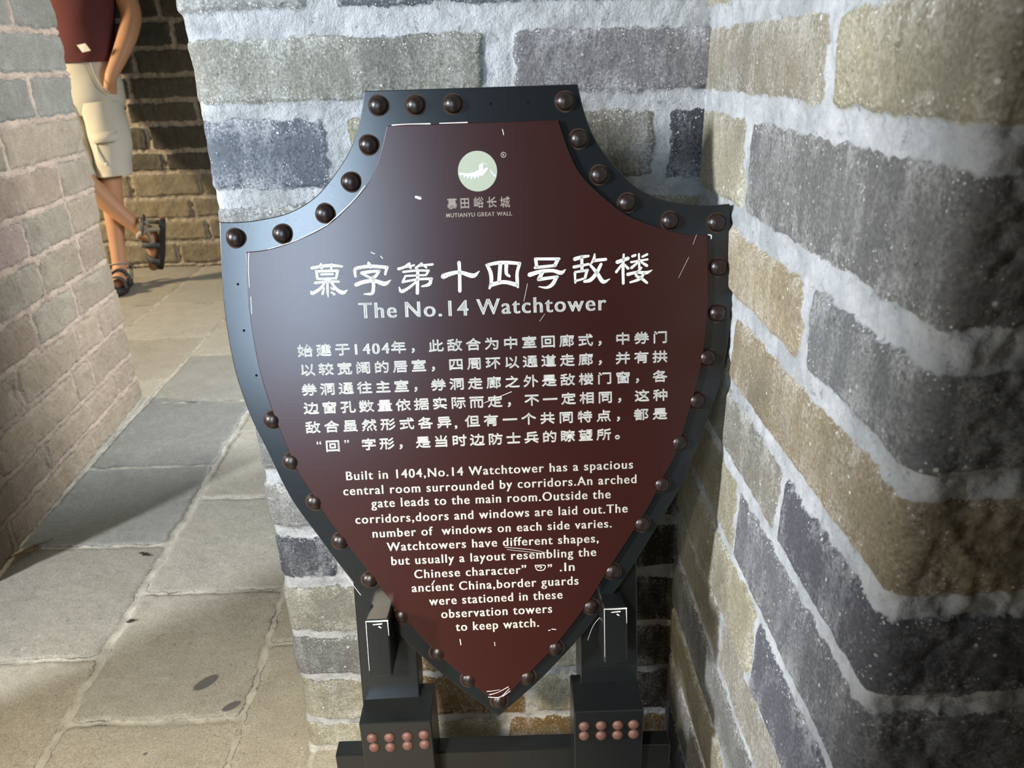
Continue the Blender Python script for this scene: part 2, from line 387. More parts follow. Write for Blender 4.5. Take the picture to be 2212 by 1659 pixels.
LOGO_WALL = [(-0.0157, -0.0783), (-0.0111, -0.079), (-0.0065, -0.0793), (-0.0018, -0.0787), (0.0019, -0.0774), (0.0043, -0.0762), (0.0043, -0.0719), (0.0083, -0.0698), (0.0082, -0.0761), (0.0118, -0.0743), (0.0129, -0.0756), (0.0111, -0.0786), (0.0092, -0.0806), (0.0066, -0.0823), (0.0055, -0.0821), (0.0058, -0.0813), (0.0043, -0.082), (0.0037, -0.0836), (0.0026, -0.0837), (0.0024, -0.0824), (0.0009, -0.0826), (0.0005, -0.0844), (-0.0012, -0.0843), (-0.0011, -0.0825), (-0.0025, -0.0825), (-0.0029, -0.0847), (-0.0046, -0.0842), (-0.0043, -0.0824), (-0.0061, -0.0823), (-0.0067, -0.0842), (-0.008, -0.0839), (-0.0075, -0.0821), (-0.0094, -0.0816), (-0.0101, -0.083), (-0.0114, -0.0826), (-0.011, -0.0808), (-0.0128, -0.0799), (-0.0135, -0.0814), (-0.0155, -0.08)]
LOGO_LINES = [[(0.0094, -0.0703, 0.0004), (0.0121, -0.0715, 0.0003)], [(0.0149, -0.0768, 0.0006), (0.0162, -0.0793, 0.0008), (0.018, -0.0813, 0.001), (0.0202, -0.083, 0.0012)], [(0.0162, -0.0793, 0.0007), (0.0169, -0.0786, 0.0007)], [(0.0175, -0.0809, 0.0008), (0.0183, -0.08, 0.0007)], [(0.0189, -0.0821, 0.0008), (0.0198, -0.0812, 0.0007)]]
LOGO_REG = [(0.0283, -0.0631), 0.0024]
EN_LINES = [('Built in 1404,No.14 Watchtower has a spacious', (-0.1473, -0.3833), (0.1521, -0.3843), 0.0093), ('central room surrounded by corridors.An arched', (-0.1514, -0.3995), (0.1556, -0.4005), 0.0094), ('gate leads to the main room.Outside the', (-0.1235, -0.4143), (0.1281, -0.4159), 0.0095), ('corridors,doors and windows are laid out.The', (-0.1412, -0.4313), (0.146, -0.4325), 0.0095), ('number of  windows on each side varies.', (-0.1244, -0.4475), (0.1289, -0.4484), 0.0093), ('Watchtowers have different shapes,', (-0.1104, -0.4633), (0.1147, -0.4645), 0.0094), ('but usually a layout resembling the', (-0.1067, -0.4793), (0.1118, -0.4799), 0.0095), ('ancient China,border guards', (-0.087, -0.5111), (0.0922, -0.5117), 0.0096), ('were stationed in these', (-0.0693, -0.5273), (0.0745, -0.527), 0.0097), ('observation towers', (-0.0571, -0.5429), (0.0628, -0.5428), 0.0098), ('to keep watch.', (-0.0423, -0.5588), (0.0481, -0.5584), 0.0098), ('Chinese character”', (-0.0833, -0.4956), (0.0364, -0.4959), 0.0095), ('”', (0.0593, -0.4965), (0.0641, -0.4965), 0.0096), ('.In', (0.0723, -0.4955), (0.0883, -0.4956), 0.0096)]
HUI = [(0.046, -0.4874), (0.0482, -0.4927), (0.0548, -0.493), (0.0564, -0.488), (0.0483, -0.4895), (0.0513, -0.489), (0.0531, -0.4901), (0.0513, -0.4912)]
EN_TITLE = [('The', (-0.1218, -0.2157), (-0.0841, -0.2162), 0.0144), ('No.14', (-0.0757, -0.2163), (-0.0125, -0.2171), 0.0144), ('Watchtower', (-0.0044, -0.2166), (0.1263, -0.2172), 0.0145)]
LOGO_EN = ('MUTIANYU GREAT WALL', (-0.0299, -0.1203), (0.0346, -0.1206), 0.0038)
CHAR = [('始', -0.1782, -0.2464), ('建', -0.1595, -0.2465), ('于', -0.1408, -0.2465), ('1', -0.1272, -0.2465), ('4', -0.1168, -0.2465), ('0', -0.1073, -0.2466), ('4', -0.0977, -0.2466), ('年', -0.0846, -0.2466), ('，', -0.0658, -0.2466), ('此', -0.0469, -0.2467), ('敌', -0.0281, -0.2467), ('合', -0.0092, -0.2467), ('为', 0.0097, -0.2468), ('中', 0.0286, -0.2468), ('室', 0.0475, -0.2468), ('回', 0.0665, -0.2469), ('廊', 0.0855, -0.2469), ('式', 0.1045, -0.2469), ('，', 0.1235, -0.247), ('中', 0.1426, -0.247), ('券', 0.1617, -0.2471), ('门', 0.1808, -0.2471), ('以', -0.1774, -0.2659), ('较', -0.1588, -0.2659), ('宽', -0.1401, -0.266), ('阔', -0.1214, -0.266), ('的', -0.1027, -0.2661), ('居', -0.084, -0.2662), ('室', -0.0653, -0.2662), ('，', -0.0465, -0.2663), ('四', -0.0277, -0.2664), ('周', -0.0089, -0.2664), ('环', 0.01, -0.2665), ('以', 0.0288, -0.2666), ('通', 0.0477, -0.2666), ('道', 0.0666, -0.2667), ('走', 0.0856, -0.2668), ('廊', 0.1045, -0.2668), ('，', 0.1235, -0.2669), ('并', 0.1425, -0.267), ('有', 0.1616, -0.267), ('拱', 0.1806, -0.2671), ('券', -0.1775, -0.2863), ('洞', -0.1589, -0.2864), ('通', -0.1402, -0.2864), ('往', -0.1215, -0.2865), ('主', -0.1028, -0.2865), ('室', -0.0841, -0.2866), ('，', -0.0654, -0.2866), ('券', -0.0466, -0.2867), ('洞', -0.0278, -0.2867), ('走', -0.009, -0.2868), ('廊', 0.0099, -0.2868), ('之', 0.0288, -0.2869), ('外', 0.0477, -0.2869), ('是', 0.0666, -0.287), ('敌', 0.0855, -0.287), ('楼', 0.1045, -0.2871), ('门', 0.1235, -0.2871), ('窗', 0.1425, -0.2872), ('，', 0.1615, -0.2872), ('各', 0.1806, -0.2873), ('边', -0.177, -0.3056), ('窗', -0.1584, -0.3057), ('孔', -0.1397, -0.3058), ('数', -0.121, -0.3059), ('量', -0.1023, -0.306), ('依', -0.0836, -0.3061), ('据', -0.0649, -0.3061), ('实', -0.0461, -0.3062), ('际', -0.0273, -0.3063), ('而', -0.0085, -0.3064), ('定', 0.0104, -0.3065), ('，', 0.0292, -0.3066), ('不', 0.0481, -0.3066), ('一', 0.067, -0.3067), ('定', 0.086, -0.3068), ('相', 0.105, -0.3069), ('同', 0.1239, -0.307), ('，', 0.143, -0.3071), ('这', 0.162, -0.3071), ('种', 0.1811, -0.3072), ('敌', -0.177, -0.3256), ('合', -0.1579, -0.3256), ('虽', -0.1388, -0.3257), ('然', -0.1196, -0.3258), ('形', -0.1004, -0.3258), ('式', -0.0812, -0.3259), ('各', -0.062, -0.326), ('异', -0.0427, -0.3261), (',', -0.0308, -0.3261), ('但', -0.0138, -0.3262), ('有', 0.0055, -0.3262), ('一', 0.0249, -0.3263), ('个', 0.0443, -0.3264), ('共', 0.0637, -0.3264), ('同', 0.0831, -0.3265), ('特', 0.1025, -0.3266), ('点', 0.122, -0.3266), ('，', 0.1415, -0.3267), ('都', 0.161, -0.3268), ('是', 0.1806, -0.3269), ('“', -0.1723, -0.3461), ('回', -0.1584, -0.3461), ('”', -0.1439, -0.3461), ('字', -0.1213, -0.3461), ('形', -0.1028, -0.3461), ('，', -0.0842, -0.3462), ('是', -0.0655, -0.3462), ('当', -0.0469, -0.3462), ('时', -0.0282, -0.3462), ('边', -0.0096, -0.3463), ('防', 0.0092, -0.3463), ('士', 0.0279, -0.3463), ('兵', 0.0466, -0.3463), ('的', 0.0654, -0.3463), ('瞭', 0.0842, -0.3464), ('望', 0.103, -0.3464), ('所', 0.1219, -0.3464), ('。', 0.1408, -0.3464)]
LOGO_CH = [('慕', -0.0236, -0.1077), ('田', -0.0112, -0.1075), ('峪', 0.0022, -0.1072), ('长', 0.0151, -0.1075), ('城', 0.0281, -0.1079)]
PXM = 0.0004
CHIPS = [[(-0.0585, -0.0998, 0.0024), (-0.0541, -0.1013, 0.0028)], [(-0.1055, -0.1513, 0.0008), (-0.1019, -0.1528, 0.0008)], [(-0.0962, -0.1553, 0.0008), (-0.0945, -0.1576, 0.0008)], [(0.0282, -0.0395, 0.0008), (0.0293, -0.0447, 0.0006)], [(-0.0772, -0.0324, 0.0012), (-0.063, -0.0319, 0.0008), (-0.0407, -0.0322, 0.0012)], [(-0.0318, -0.0321, 0.0008), (-0.005, -0.0321, 0.001)], [(-0.2243, -0.1474, 0.00064), (-0.2261, -0.1613, 0.00064), (-0.2271, -0.1808, 0.00048)], [(-0.2266, -0.19, 0.00048), (-0.2274, -0.2071, 0.00056)], [(-0.205, -0.1445, 0.0006), (-0.1767, -0.1368, 0.0006), (-0.1461, -0.1233, 0.0006)], [(-0.1461, -0.1233, 0.0006), (-0.1211, -0.1029, 0.0008), (-0.1069, -0.0876, 0.0006)], [(0.2284, -0.1462, 0.0008), (0.2317, -0.1472, 0.0012), (0.2318, -0.1504, 0.0008)], [(0.2172, -0.1458, 0.00032), (0.2136, -0.1552, 0.00024)], [(0.2095, -0.1675, 0.00028), (0.1992, -0.1878, 0.0002)], [(0.0476, -0.1876, 0.00032), (0.0433, -0.2051, 0.0004)], [(0.064, -0.2185, 0.00032), (0.0586, -0.2258, 0.00028)], [(0.0278, -0.2968, 0.0006), (-0.0008, -0.3073, 0.00048)], [(0.0143, -0.465, 0.0004), (0.0439, -0.4696, 0.0004), (0.0587, -0.4736, 0.00028)], [(0.0166, -0.4678, 0.00032), (0.0488, -0.4731, 0.00032)], [(-0.0092, -0.6367, 0.001), (0.0001, -0.6344, 0.0006), (0.0122, -0.6283, 0.0008)], [(-0.0116, -0.6326, 0.0008), (-0.006, -0.6324, 0.0006), (0.0028, -0.6312, 0.00032)], [(-0.0104, -0.6395, 0.0008), (0.0025, -0.6402, 0.0008), (0.0131, -0.6306, 0.00064)], [(0.0051, -0.6398, 0.0006), (0.014, -0.6335, 0.0006)], [(-0.0383, -0.5687, 0.001), (-0.0376, -0.5753, 0.0008)], [(-0.001, -0.574, 0.00064), (-0.0007, -0.5784, 0.00064)], [(0.0582, -0.5635, 0.0008), (0.0603, -0.563, 0.0008)], [(0.0618, -0.562, 0.0008), (0.0664, -0.5628, 0.0008)], [(-0.0623, -0.4992, 0.0012), (-0.0655, -0.5038, 0.00064)], [(0.2493, -0.2577, 0.0004), (0.2448, -0.2768, 0.00056)], [(-0.1548, -0.4896, 0.00056), (-0.15, -0.4979, 0.0004), (-0.1416, -0.5116, 0.0004)], [(0.1186, -0.547, 0.00048), (0.1077, -0.5595, 0.00032), (0.1007, -0.5774, 0.00024)]]

# ------------------------------------------------------------------ masonry surfaces


def spans(segs):
    out = []
    for a, b, d in segs:
        n = max(1, int(round((b - a) / d)))
        out.append(np.linspace(a, b, n + 1)[:-1])
    out.append(np.array([segs[-1][1]]))
    return np.concatenate(out)


class Path:
    """plan line with rounded corners; at(u) -> position and outward normal (right of travel)"""

    def __init__(self, pts, u0, r):
        P = [np.array(p, float) for p in pts]
        line = [P[0]]
        for i in range(1, len(P) - 1):
            a, b, c = P[i - 1], P[i], P[i + 1]
            d1 = (a - b) / np.linalg.norm(a - b)
            d2 = (c - b) / np.linalg.norm(c - b)
            for t in np.linspace(0, 1, 13):
                line.append((1 - t) ** 2 * (b + d1 * r) + 2 * t * (1 - t) * b + t * t * (b + d2 * r))
        line.append(P[-1])
        line = np.array(line)
        # parametrise by the sharp polyline's length so corners keep their u
        seg = np.concatenate([[0], np.cumsum(np.linalg.norm(np.diff(np.array(P), axis=0), axis=1))])
        us = [0.0]
        for i in range(1, len(P) - 1):
            for t in np.linspace(0, 1, 13):
                us.append(seg[i] - r + 2 * r * t)
        us.append(seg[-1])
        self.u = np.array(us) + u0
        self.p = line
        t = np.gradient(line, axis=0)
        t[0] = line[1] - line[0]
        t[-1] = line[-1] - line[-2]
        k = 1
        for i in range(1, len(P) - 1):
            t[k] = line[k] - line[k - 1]
            t[k + 12] = line[k + 13] - line[k + 12]
            k += 13
        t /= np.linalg.norm(t, axis=1)[:, None]
        self.n = np.stack([t[:, 1], -t[:, 0]], 1)

    def at(self, u):
        x = np.interp(u, self.u, self.p[:, 0])
        y = np.interp(u, self.u, self.p[:, 1])
        a = np.interp(u, self.u, self.n[:, 0])
        b = np.interp(u, self.u, self.n[:, 1])
        l = np.hypot(a, b)
        return x, y, a / l, b / l


def layout(A, B, rows, wob, seed, palette, rnd=0.10, corner=0.006):
    """A runs along the courses, B across them. rows: (b0, b1, g0, g1, [joint a], [joint half widths or one], [colours])"""
    rng = random.Random(seed)
    a = A + wob * fbm(A, B, 22, 3, seed + 5) + wob * 0.6 * fbm(A, B, 70, 2, seed + 6)
    b = B + wob * fbm(A, B, 18, 3, seed + 9) + wob * 0.6 * fbm(A, B, 75, 2, seed + 8)
    sdf = np.full(A.shape, -0.02)
    col = np.zeros(A.shape + (3,))
    bid = np.zeros(A.shape, int)
    k = 0
    ht = np.zeros(A.shape)
    for (b0, b1, g0, g1, js, gs, cs) in rows:
        rowm = (b >= b0) & (b < b1)
        if not rowm.any():
            k += len(js)
            continue
        for i in range(len(js) - 1):
            k += 1
            gl, gr = (gs, gs) if not isinstance(gs, (list, tuple)) else (gs[i], gs[i + 1])
            c = cs[i] if i < len(cs) and cs[i] is not None else palette[rng.randrange(len(palette))]
            f = 1 + rnd * (rng.random() * 2 - 1)
            off = rng.random() - 0.5
            tl, tb = rng.random() - 0.5, rng.random() - 0.5
            mm = rowm & (a >= js[i]) & (a < js[i + 1])
            if not mm.any():
                continue
            aa, bb = a[mm], b[mm]
            da = np.minimum(aa - js[i] - gl, js[i + 1] - gr - aa)
            db = np.minimum(bb - b0 - g0, b1 - g1 - bb)
            s = np.minimum(da, db)
            r = corner
            cn = (da < r) & (db < r)
            s[cn] = r - np.hypot(r - da[cn], r - db[cn])
            sdf[mm] = s
            col[mm] = np.array(c) * f
            bid[mm] = k
            ca, cb = (js[i] + js[i + 1]) / 2, (b0 + b1) / 2
            ht[mm] = off * 0.004 + tl * 0.006 * (aa - ca) / max(0.05, js[i + 1] - js[i]) + tb * 0.006 * (bb - cb) / max(0.03, b1 - b0)
    return sdf, col, ht


def grid_mesh(name, X, Y, Z, sdf, col, stain=None):
    nu, nv = X.shape
    me = bpy.data.meshes.new(name)
    co = np.stack([X, Y, Z], -1).reshape(-1, 3).astype(np.float32)
    idx = np.arange(nu * nv).reshape(nu, nv)
    q = np.stack([idx[:-1, :-1], idx[1:, :-1], idx[1:, 1:], idx[:-1, 1:]], -1).reshape(-1, 4)
    me.vertices.add(len(co))
    me.vertices.foreach_set('co', co.ravel())
    me.loops.add(q.size)
    me.loops.foreach_set('vertex_index', q.ravel().astype(np.int32))
    me.polygons.add(len(q))
    me.polygons.foreach_set('loop_start', np.arange(0, q.size, 4, dtype=np.int32))
    me.polygons.foreach_set('loop_total', np.full(len(q), 4, np.int32))
    me.update(calc_edges=True)
    at = me.attributes.new('sdf', 'FLOAT', 'POINT')
    at.data.foreach_set('value', (sdf * 1000).ravel().astype(np.float32))
    ac = me.attributes.new('bcol', 'FLOAT_COLOR', 'POINT')
    rgba = np.ones((nu * nv, 4), np.float32)
    rgba[:, :3] = col.reshape(-1, 3)
    ac.data.foreach_set('color', rgba.ravel())
    st = me.attributes.new('stain', 'FLOAT', 'POINT')
    st.data.foreach_set('value', (np.zeros(nu * nv) if stain is None else stain.ravel()).astype(np.float32))
    me.polygons.foreach_set('use_smooth', np.ones(len(q), bool))
    return me


def wall(name, path, us, zs, rows, mat, wob=0.003, seed=1, palette=((0.2, 0.2, 0.2),), depth=0.004, lump=0.002, rough=0.002, rnd=0.10, extra=None, raised=False):
    U, Z = np.meshgrid(us, zs, indexing='ij')
    sdf, col, ht = layout(U, Z, rows, wob, seed, palette, rnd)
    inside = sstep(-0.002, 0.005, sdf)
    h = inside * (depth + ht) + (1 - inside) * lump * 1.6 * fbm(U, Z, 60, 3, seed + 20)
    h += rough * fbm(U, Z, 26, 4, seed + 30) + rough * 0.45 * fbm(U, Z, 120, 3, seed + 31)
    if raised:   # ridge of mortar standing proud of the bricks, undercut on one side
        h += 0.005 * np.exp(-((sdf + 0.006) / 0.005) ** 2) - 0.004 * np.exp(-((sdf - 0.001) / 0.002) ** 2)
    if extra is not None:
        h = h + extra(U, Z)
    x, y, nx, ny = path.at(U)
    me = grid_mesh(name, x + nx * h, y + ny * h, Z, sdf, col)
    o = obj(name, me, mat)
    tag(o, kind='structure')
    return o


def fill_rows(z0, z1, dz, g, a0, a1, length, seed, cols=None):
    rng = random.Random(seed)
    rows = []
    z = z0
    i = 0
    while z < z1 - 1e-6:
        js = [a0 - rng.random() * length]
        while js[-1] < a1:
            js.append(js[-1] + length * (1.0 if rng.random() > 0.35 else 0.5) * (0.92 + 0.16 * rng.random()))
        zz = min(z + dz, z1)
        rows.append((z, zz, g, g, js, g, []))
        z = zz
        i += 1
    return rows


TAN = (0.285, 0.265, 0.195)
OLV = (0.255, 0.235, 0.165)
GRY = (0.165, 0.165, 0.155)
MGR = (0.215, 0.21, 0.195)
BLU = (0.088, 0.096, 0.112)
DRK = (0.062, 0.065, 0.075)
ORG = (0.245, 0.205, 0.135)
BRN = (0.13, 0.085, 0.035)
CORNER_SHADE = (0.040, 0.034, 0.026)  # shade of the corner behind the sign, painted into the brick colour
CORE = [TAN, OLV, GRY, MGR, BLU]

# ---- the pier behind the sign: front face at y 0.915 (u = x), left flank turning into the passage
h1 = 0.008
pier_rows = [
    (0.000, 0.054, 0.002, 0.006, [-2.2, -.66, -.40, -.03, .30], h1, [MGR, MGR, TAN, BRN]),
    (0.054, 0.142, 0.006, 0.006, [-2.2, -.58, -.19, .012, .13, .30], h1, [MGR, TAN, BRN, TAN, CORNER_SHADE]),
    (0.142, 0.224, 0.007, 0.006, [-2.2, -.68, -.22, .040, .12, .30], h1, [MGR, GRY, BRN, TAN, CORNER_SHADE]),
    (0.224, 0.318, 0.007, 0.009, [-2.2, -.60, -.12, .10, .30], h1, [MGR, (.24, .23, .185), BRN, CORNER_SHADE]),
    (0.318, 0.403, 0.010, 0.008, [-2.2, -.66, -.25, .05, .30], h1, [MGR, DRK, GRY, CORNER_SHADE]),
    (0.403, 0.489, 0.010, 0.010, [-2.2, -.60, -.1, .12, .30], h1, [MGR, MGR, CORNER_SHADE, CORNER_SHADE]),
    (0.489, 0.582, 0.010, 0.008, [-2.2, -.66, -.25, .05, .30], h1, [MGR, GRY, TAN, CORNER_SHADE]),
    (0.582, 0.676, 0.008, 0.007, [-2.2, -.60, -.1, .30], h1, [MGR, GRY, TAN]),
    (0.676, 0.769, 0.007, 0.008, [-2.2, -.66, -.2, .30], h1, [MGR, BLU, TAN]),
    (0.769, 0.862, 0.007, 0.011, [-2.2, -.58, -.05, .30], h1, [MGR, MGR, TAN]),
    (0.862, 0.956, 0.010, 0.011, [-2.2, -.70, -.188, .07, .178, .30], [h1, h1, .013, .010, .009, h1], [GRY, (.092, .102, .118), OLV, (.17, .16, .135), (.05, .052, .058)]),
    (0.956, 1.043, 0.009, 0.013, [-2.2, -.60, -.003, .30], [h1, h1, .017, h1], [GRY, (.205, .198, .165), (.185, .178, .178)]),
    (1.043, 1.140, 0.014, 0.010, [-2.2, -.70, -.191, .24, .30], [h1, h1, .016, .016, h1], [GRY, MGR, (.12, .128, .145), GRY]),
] + fill_rows(1.140, 2.42, 0.093, 0.008, -2.2, 0.4, 0.36, 4)


def pier_bulge(U, Z):
    # worn, rounded arris on the left corner: bites out of some courses
    n = fbm(U * 0 + 3.3, Z, 11, 3, 77)
    return -0.007 * np.exp(-((U + 0.345) / 0.022) ** 2) * (0.7 + 1.2 * n)


ppath = Path([(0.10, 2.04), (-0.345, 2.04), (-0.345, 0.915), (0.26, 0.915)], -0.345 - (2.04 - 0.915) - 0.445, 0.016)
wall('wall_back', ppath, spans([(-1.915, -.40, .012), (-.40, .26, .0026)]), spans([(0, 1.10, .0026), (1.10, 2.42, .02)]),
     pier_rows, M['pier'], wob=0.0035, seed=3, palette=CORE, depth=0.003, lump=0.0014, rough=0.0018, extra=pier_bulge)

# ---- right side wall (u = -y) turning at the nose into a face towards the camera (u = -0.383 + x - 0.227)
s1 = 0.006
side_rows = [
    (0.000, 0.085, 0.004, 0.004, [-.95, -.62, -.30, .1, .5, .9], s1, []),
    (0.085, 0.175, 0.004, 0.004, [-.95, -.50, -.10, .3, .9], s1, []),
    (0.175, 0.262, 0.004, 0.004, [-.95, -.64, -.28, .1, .5, .9], s1, [OLV, GRY]),
    (0.262, 0.349, 0.004, 0.004, [-.95, -.52, -.12, .3, .9], s1, [GRY, GRY]),
    (0.349, 0.421, 0.004, 0.004, [-.95, -.70, -.30, .1, .5, .9], s1, [OLV, (.23, .215, .175), GRY]),
    (0.421, 0.513, 0.005, 0.006, [-.95, -.587, -.18, .3, .9], s1, [OLV, (.088, .09, .105), GRY]),
    (0.513, 0.602, 0.006, 0.007, [-.95, -.675, -.22, .25, .9], s1, [OLV, (.115, .118, .125), DRK]),
    (0.602, 0.681, 0.008, 0.008, [-.95, -.566, -.17, .3, .9], [s1, .006, s1, s1, s1], [(.20, .19, .16), (.085, .087, .10), DRK]),
    (0.681, 0.767, 0.009, 0.009, [-.95, -.74, -.27, .2, .9], s1, [OLV, ORG, (.16, .15, .12)]),
    (0.767, 0.850, 0.010, 0.011, [-.95, -.557, -.21, .2, .9], [s1, .007, .010, s1, s1], [ORG, (.125, .13, .13), DRK]),
    (0.850, 0.955, 0.012, 0.012, [-.95, -.741, -.20, .25, .9], [s1, .006, s1, s1, s1], [TAN, (.125, .125, .122), DRK]),
    (0.955, 1.036, 0.010, 0.011, [-.95, -.567, -.22, .2, .9], [s1, .012, s1, s1, s1], [(.235, .215, .165), OLV, GRY]),
    (1.036, 1.125, 0.011, 0.010, [-.95, -.68, -.30, .15, .9], s1, [TAN, OLV, GRY]),
] + fill_rows(1.125, 2.42, 0.09, 0.006, -.95, 1.0, 0.36, 9)


def nose_rough(U, Z):
    k = sstep(-0.41, -0.33, U)
    return k * (0.0045 * fbm(U, Z, 40, 4, 51) + 0.003 * fbm(U, Z, 130, 3, 52)) + 0.002 * sstep(-0.42, -0.383, U)


spath = Path([(0.227, 0.95), (0.227, 0.383), (1.15, 0.42)], -0.95, 0.014)
wall('wall_right', spath, spans([(-.95, -.28, .0026), (-.28, .54, .02)]), spans([(0, 1.10, .0026), (1.10, 2.42, .02)]),
     side_rows, M['side'], wob=0.0026, seed=11, palette=[OLV, GRY, MGR, DRK], depth=0.003, lump=0.0022, rough=0.0012, extra=nose_rough)

# ---- left passage wall, running away on the left and ending at a worn corner
DIR = np.array([-0.097, 0.984]) / np.hypot(0.097, 0.984)
P0 = np.array([-1.143, 1.425])
LW = [(.190, .155, .112), (.172, .148, .112), (.160, .145, .115), (.196, .152, .112), (.180, .148, .11)]
LT = (.138, .134, .115)
LB = (.235, .188, .137)
g = 0.008
left_rows = [
    (0.000, 0.075, 0.001, g, [-.9, -.62, -.28, .073, .543, 1.40], g, [LB] * 6),
    (0.075, 0.160, g, g, [-.9, -.55, -.1, .300, .780, 1.42], g, [LB] * 6),
    (0.160, 0.262, g, g, [-.9, -.60, -.25, .10, .526, .642, 1.35], g, [LB] * 7),
    (0.262, 0.367, g, g, [-.9, -.50, -.08, .235, .275, .603, .762, 1.38], g, [LB] * 8),
    (0.367, 0.470, g, g, [-.9, -.62, -.3, .03, .408, .652, 1.3], g, []),
    (0.470, 0.578, g, g, [-.9, -.45, .12, .505, .752, 1.3], g, []),
    (0.578, 0.682, g, g, [-.9, -.5, .1, .483, .745, 1.36], g, [None, None, (.19, .145, .12)]),
    (0.682, 0.785, g, g, [-.9, -.3, .25, .745, 1.3], g, []),
    (0.785, 0.893, g, g, [-.9, -.5, .05, .493, 1.36], g, []),
    (0.893, 1.005, g, g, [-.9, -.3, .35, .709, 1.32], g, [LT] * 4),
    (1.005, 1.110, g, g, [-.9, -.5, .0, .42, 1.4], g, [LT] * 4),
    (1.110, 1.215, g, g, [-.9, -.3, .3, .707, 1.3], g, [LT] * 4),
] + fill_rows(1.215, 2.42, 0.104, g, -1.2, 2.6, 0.37, 15)


def left_bulge(U, Z):
    n = fbm(U * 0 + 1.3, Z, 8, 3, 91)
    hole = -0.02 * np.exp(-(((U - .255) / .025) ** 2 + ((Z - .315) / .03) ** 2))
    return -0.012 * np.exp(-((U - .965) / 0.03) ** 2) * (0.6 + 1.3 * n) + hole


a = P0 - DIR * 0.06
b = P0 + DIR * 0.968
lpath = Path([a + np.array([-0.5, 0.02]), a, b, b + np.array([-1.6, 0.0])], -0.06 - 0.5, 0.02)
wall('wall_left', lpath, spans([(-.56, -.06, .02), (-.06, 1.03, .0036), (1.03, 2.55, .03)]), spans([(0, 1.25, .0036), (1.25, 2.42, .025)]),
     left_rows, M['left'], wob=0.0045, seed=21, palette=LW, depth=0.006, lump=0.003, rough=0.0045, extra=left_bulge, raised=True)
# added unseen jamb by the camera's left shoulder, keeps skylight off the nose
wall('wall_blocker_left', Path([(-0.72, -0.21), (-0.72, -0.042), (-1.10, -0.042)], 0, 0.015), spans([(0, .53, .02)]), spans([(0, 2.42, .02)]),
     fill_rows(0, 2.42, 0.104, g, -.4, 1.4, 0.37, 16), M['left'], wob=0.004, seed=22, palette=LW)

# breast-high sill, unseen, added to keep the skylight off the low pier
wall('wall_blocker_sill', Path([(-1.28, -0.30), (-1.206, 0.62), (-1.36, 0.63)], 0, 0.02), spans([(0, 1.07, .03)]), spans([(0, .93, .03)]),
     fill_rows(0, .93, 0.104, g, -.4, 1.7, 0.37, 18), M['left'], wob=0.004, seed=24, palette=LW)
V = [(-1.27, -.30, .928), (-1.196, .63, .928), (-1.36, .64, .93), (-1.42, -.30, .93)]
tag(obj('trim_blocker_2', mesh_pf(V + [(x, y, z - .06) for x, y, z in V], [(0, 1, 2, 3), (7, 6, 5, 4), (0, 4, 5, 1), (1, 5, 6, 2), (2, 6, 7, 3), (3, 7, 4, 0)]), M['ceiling']), kind='structure')  # cap of the added sill, out of view, blocks skylight with it

# added wall behind the camera, unseen, screens doorway light from the nose
wall('wall_blocker_rear', Path([(1.15, -0.45), (-0.33, -0.45), (-0.33, -0.80)], 0, 0.02), spans([(0, 1.95, .03)]), spans([(0, 2.42, .03)]),
     fill_rows(0, 2.42, 0.1, g, -.4, 2.4, 0.37, 17), M['left'], wob=0.004, seed=23, palette=LW)

V, F = [], []
for x in (-1.15, -0.32):
    for y, z in ((-.45, 1.60), (-.45, 2.42), (-.52, 2.42), (-.52, 1.60)):
        V.append((x, y, z))
F = [(0, 1, 2, 3), (7, 6, 5, 4)] + [(k, k + 4, (k + 1) % 4 + 4, (k + 1) % 4) for k in range(4)]
tag(obj('trim_blocker_1', mesh_pf(V, F), M['ceiling']), kind='structure')  # added lintel, unseen, cuts the warm light off the upper pier

# ---- wall closing the far corridor
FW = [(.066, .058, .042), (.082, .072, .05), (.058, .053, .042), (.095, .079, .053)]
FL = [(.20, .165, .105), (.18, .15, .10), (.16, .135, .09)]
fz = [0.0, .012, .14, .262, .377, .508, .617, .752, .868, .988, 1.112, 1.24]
rng = random.Random(5)
far_rows = [(fz[0], fz[1], .001, .003, [-6, 3], .01, [FL[0]])]
JX = {9: -1.85, 8: -1.9, 7: -1.95, 6: -1.86, 5: -1.80, 3: -1.70}
for i in range(1, len(fz) - 1):
    jx = JX.get(i, -2.0 + 0.18 * (i % 2))
    js = sorted([jx + k * 0.37 for k in range(-10, 12)])
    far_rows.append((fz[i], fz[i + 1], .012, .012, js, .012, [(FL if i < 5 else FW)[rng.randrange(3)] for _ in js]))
far_rows += fill_rows(1.24, 2.42, 0.12, 0.012, -6, 3, 0.37, 6)
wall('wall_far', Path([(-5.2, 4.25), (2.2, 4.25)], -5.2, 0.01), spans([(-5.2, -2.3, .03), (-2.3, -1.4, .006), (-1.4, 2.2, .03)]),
     spans([(0, 1.4, .006), (1.4, 2.42, .03)]), far_rows, M['far'], wob=0.007, seed=31, palette=FW, depth=0.012, lump=0.005, rough=0.006)

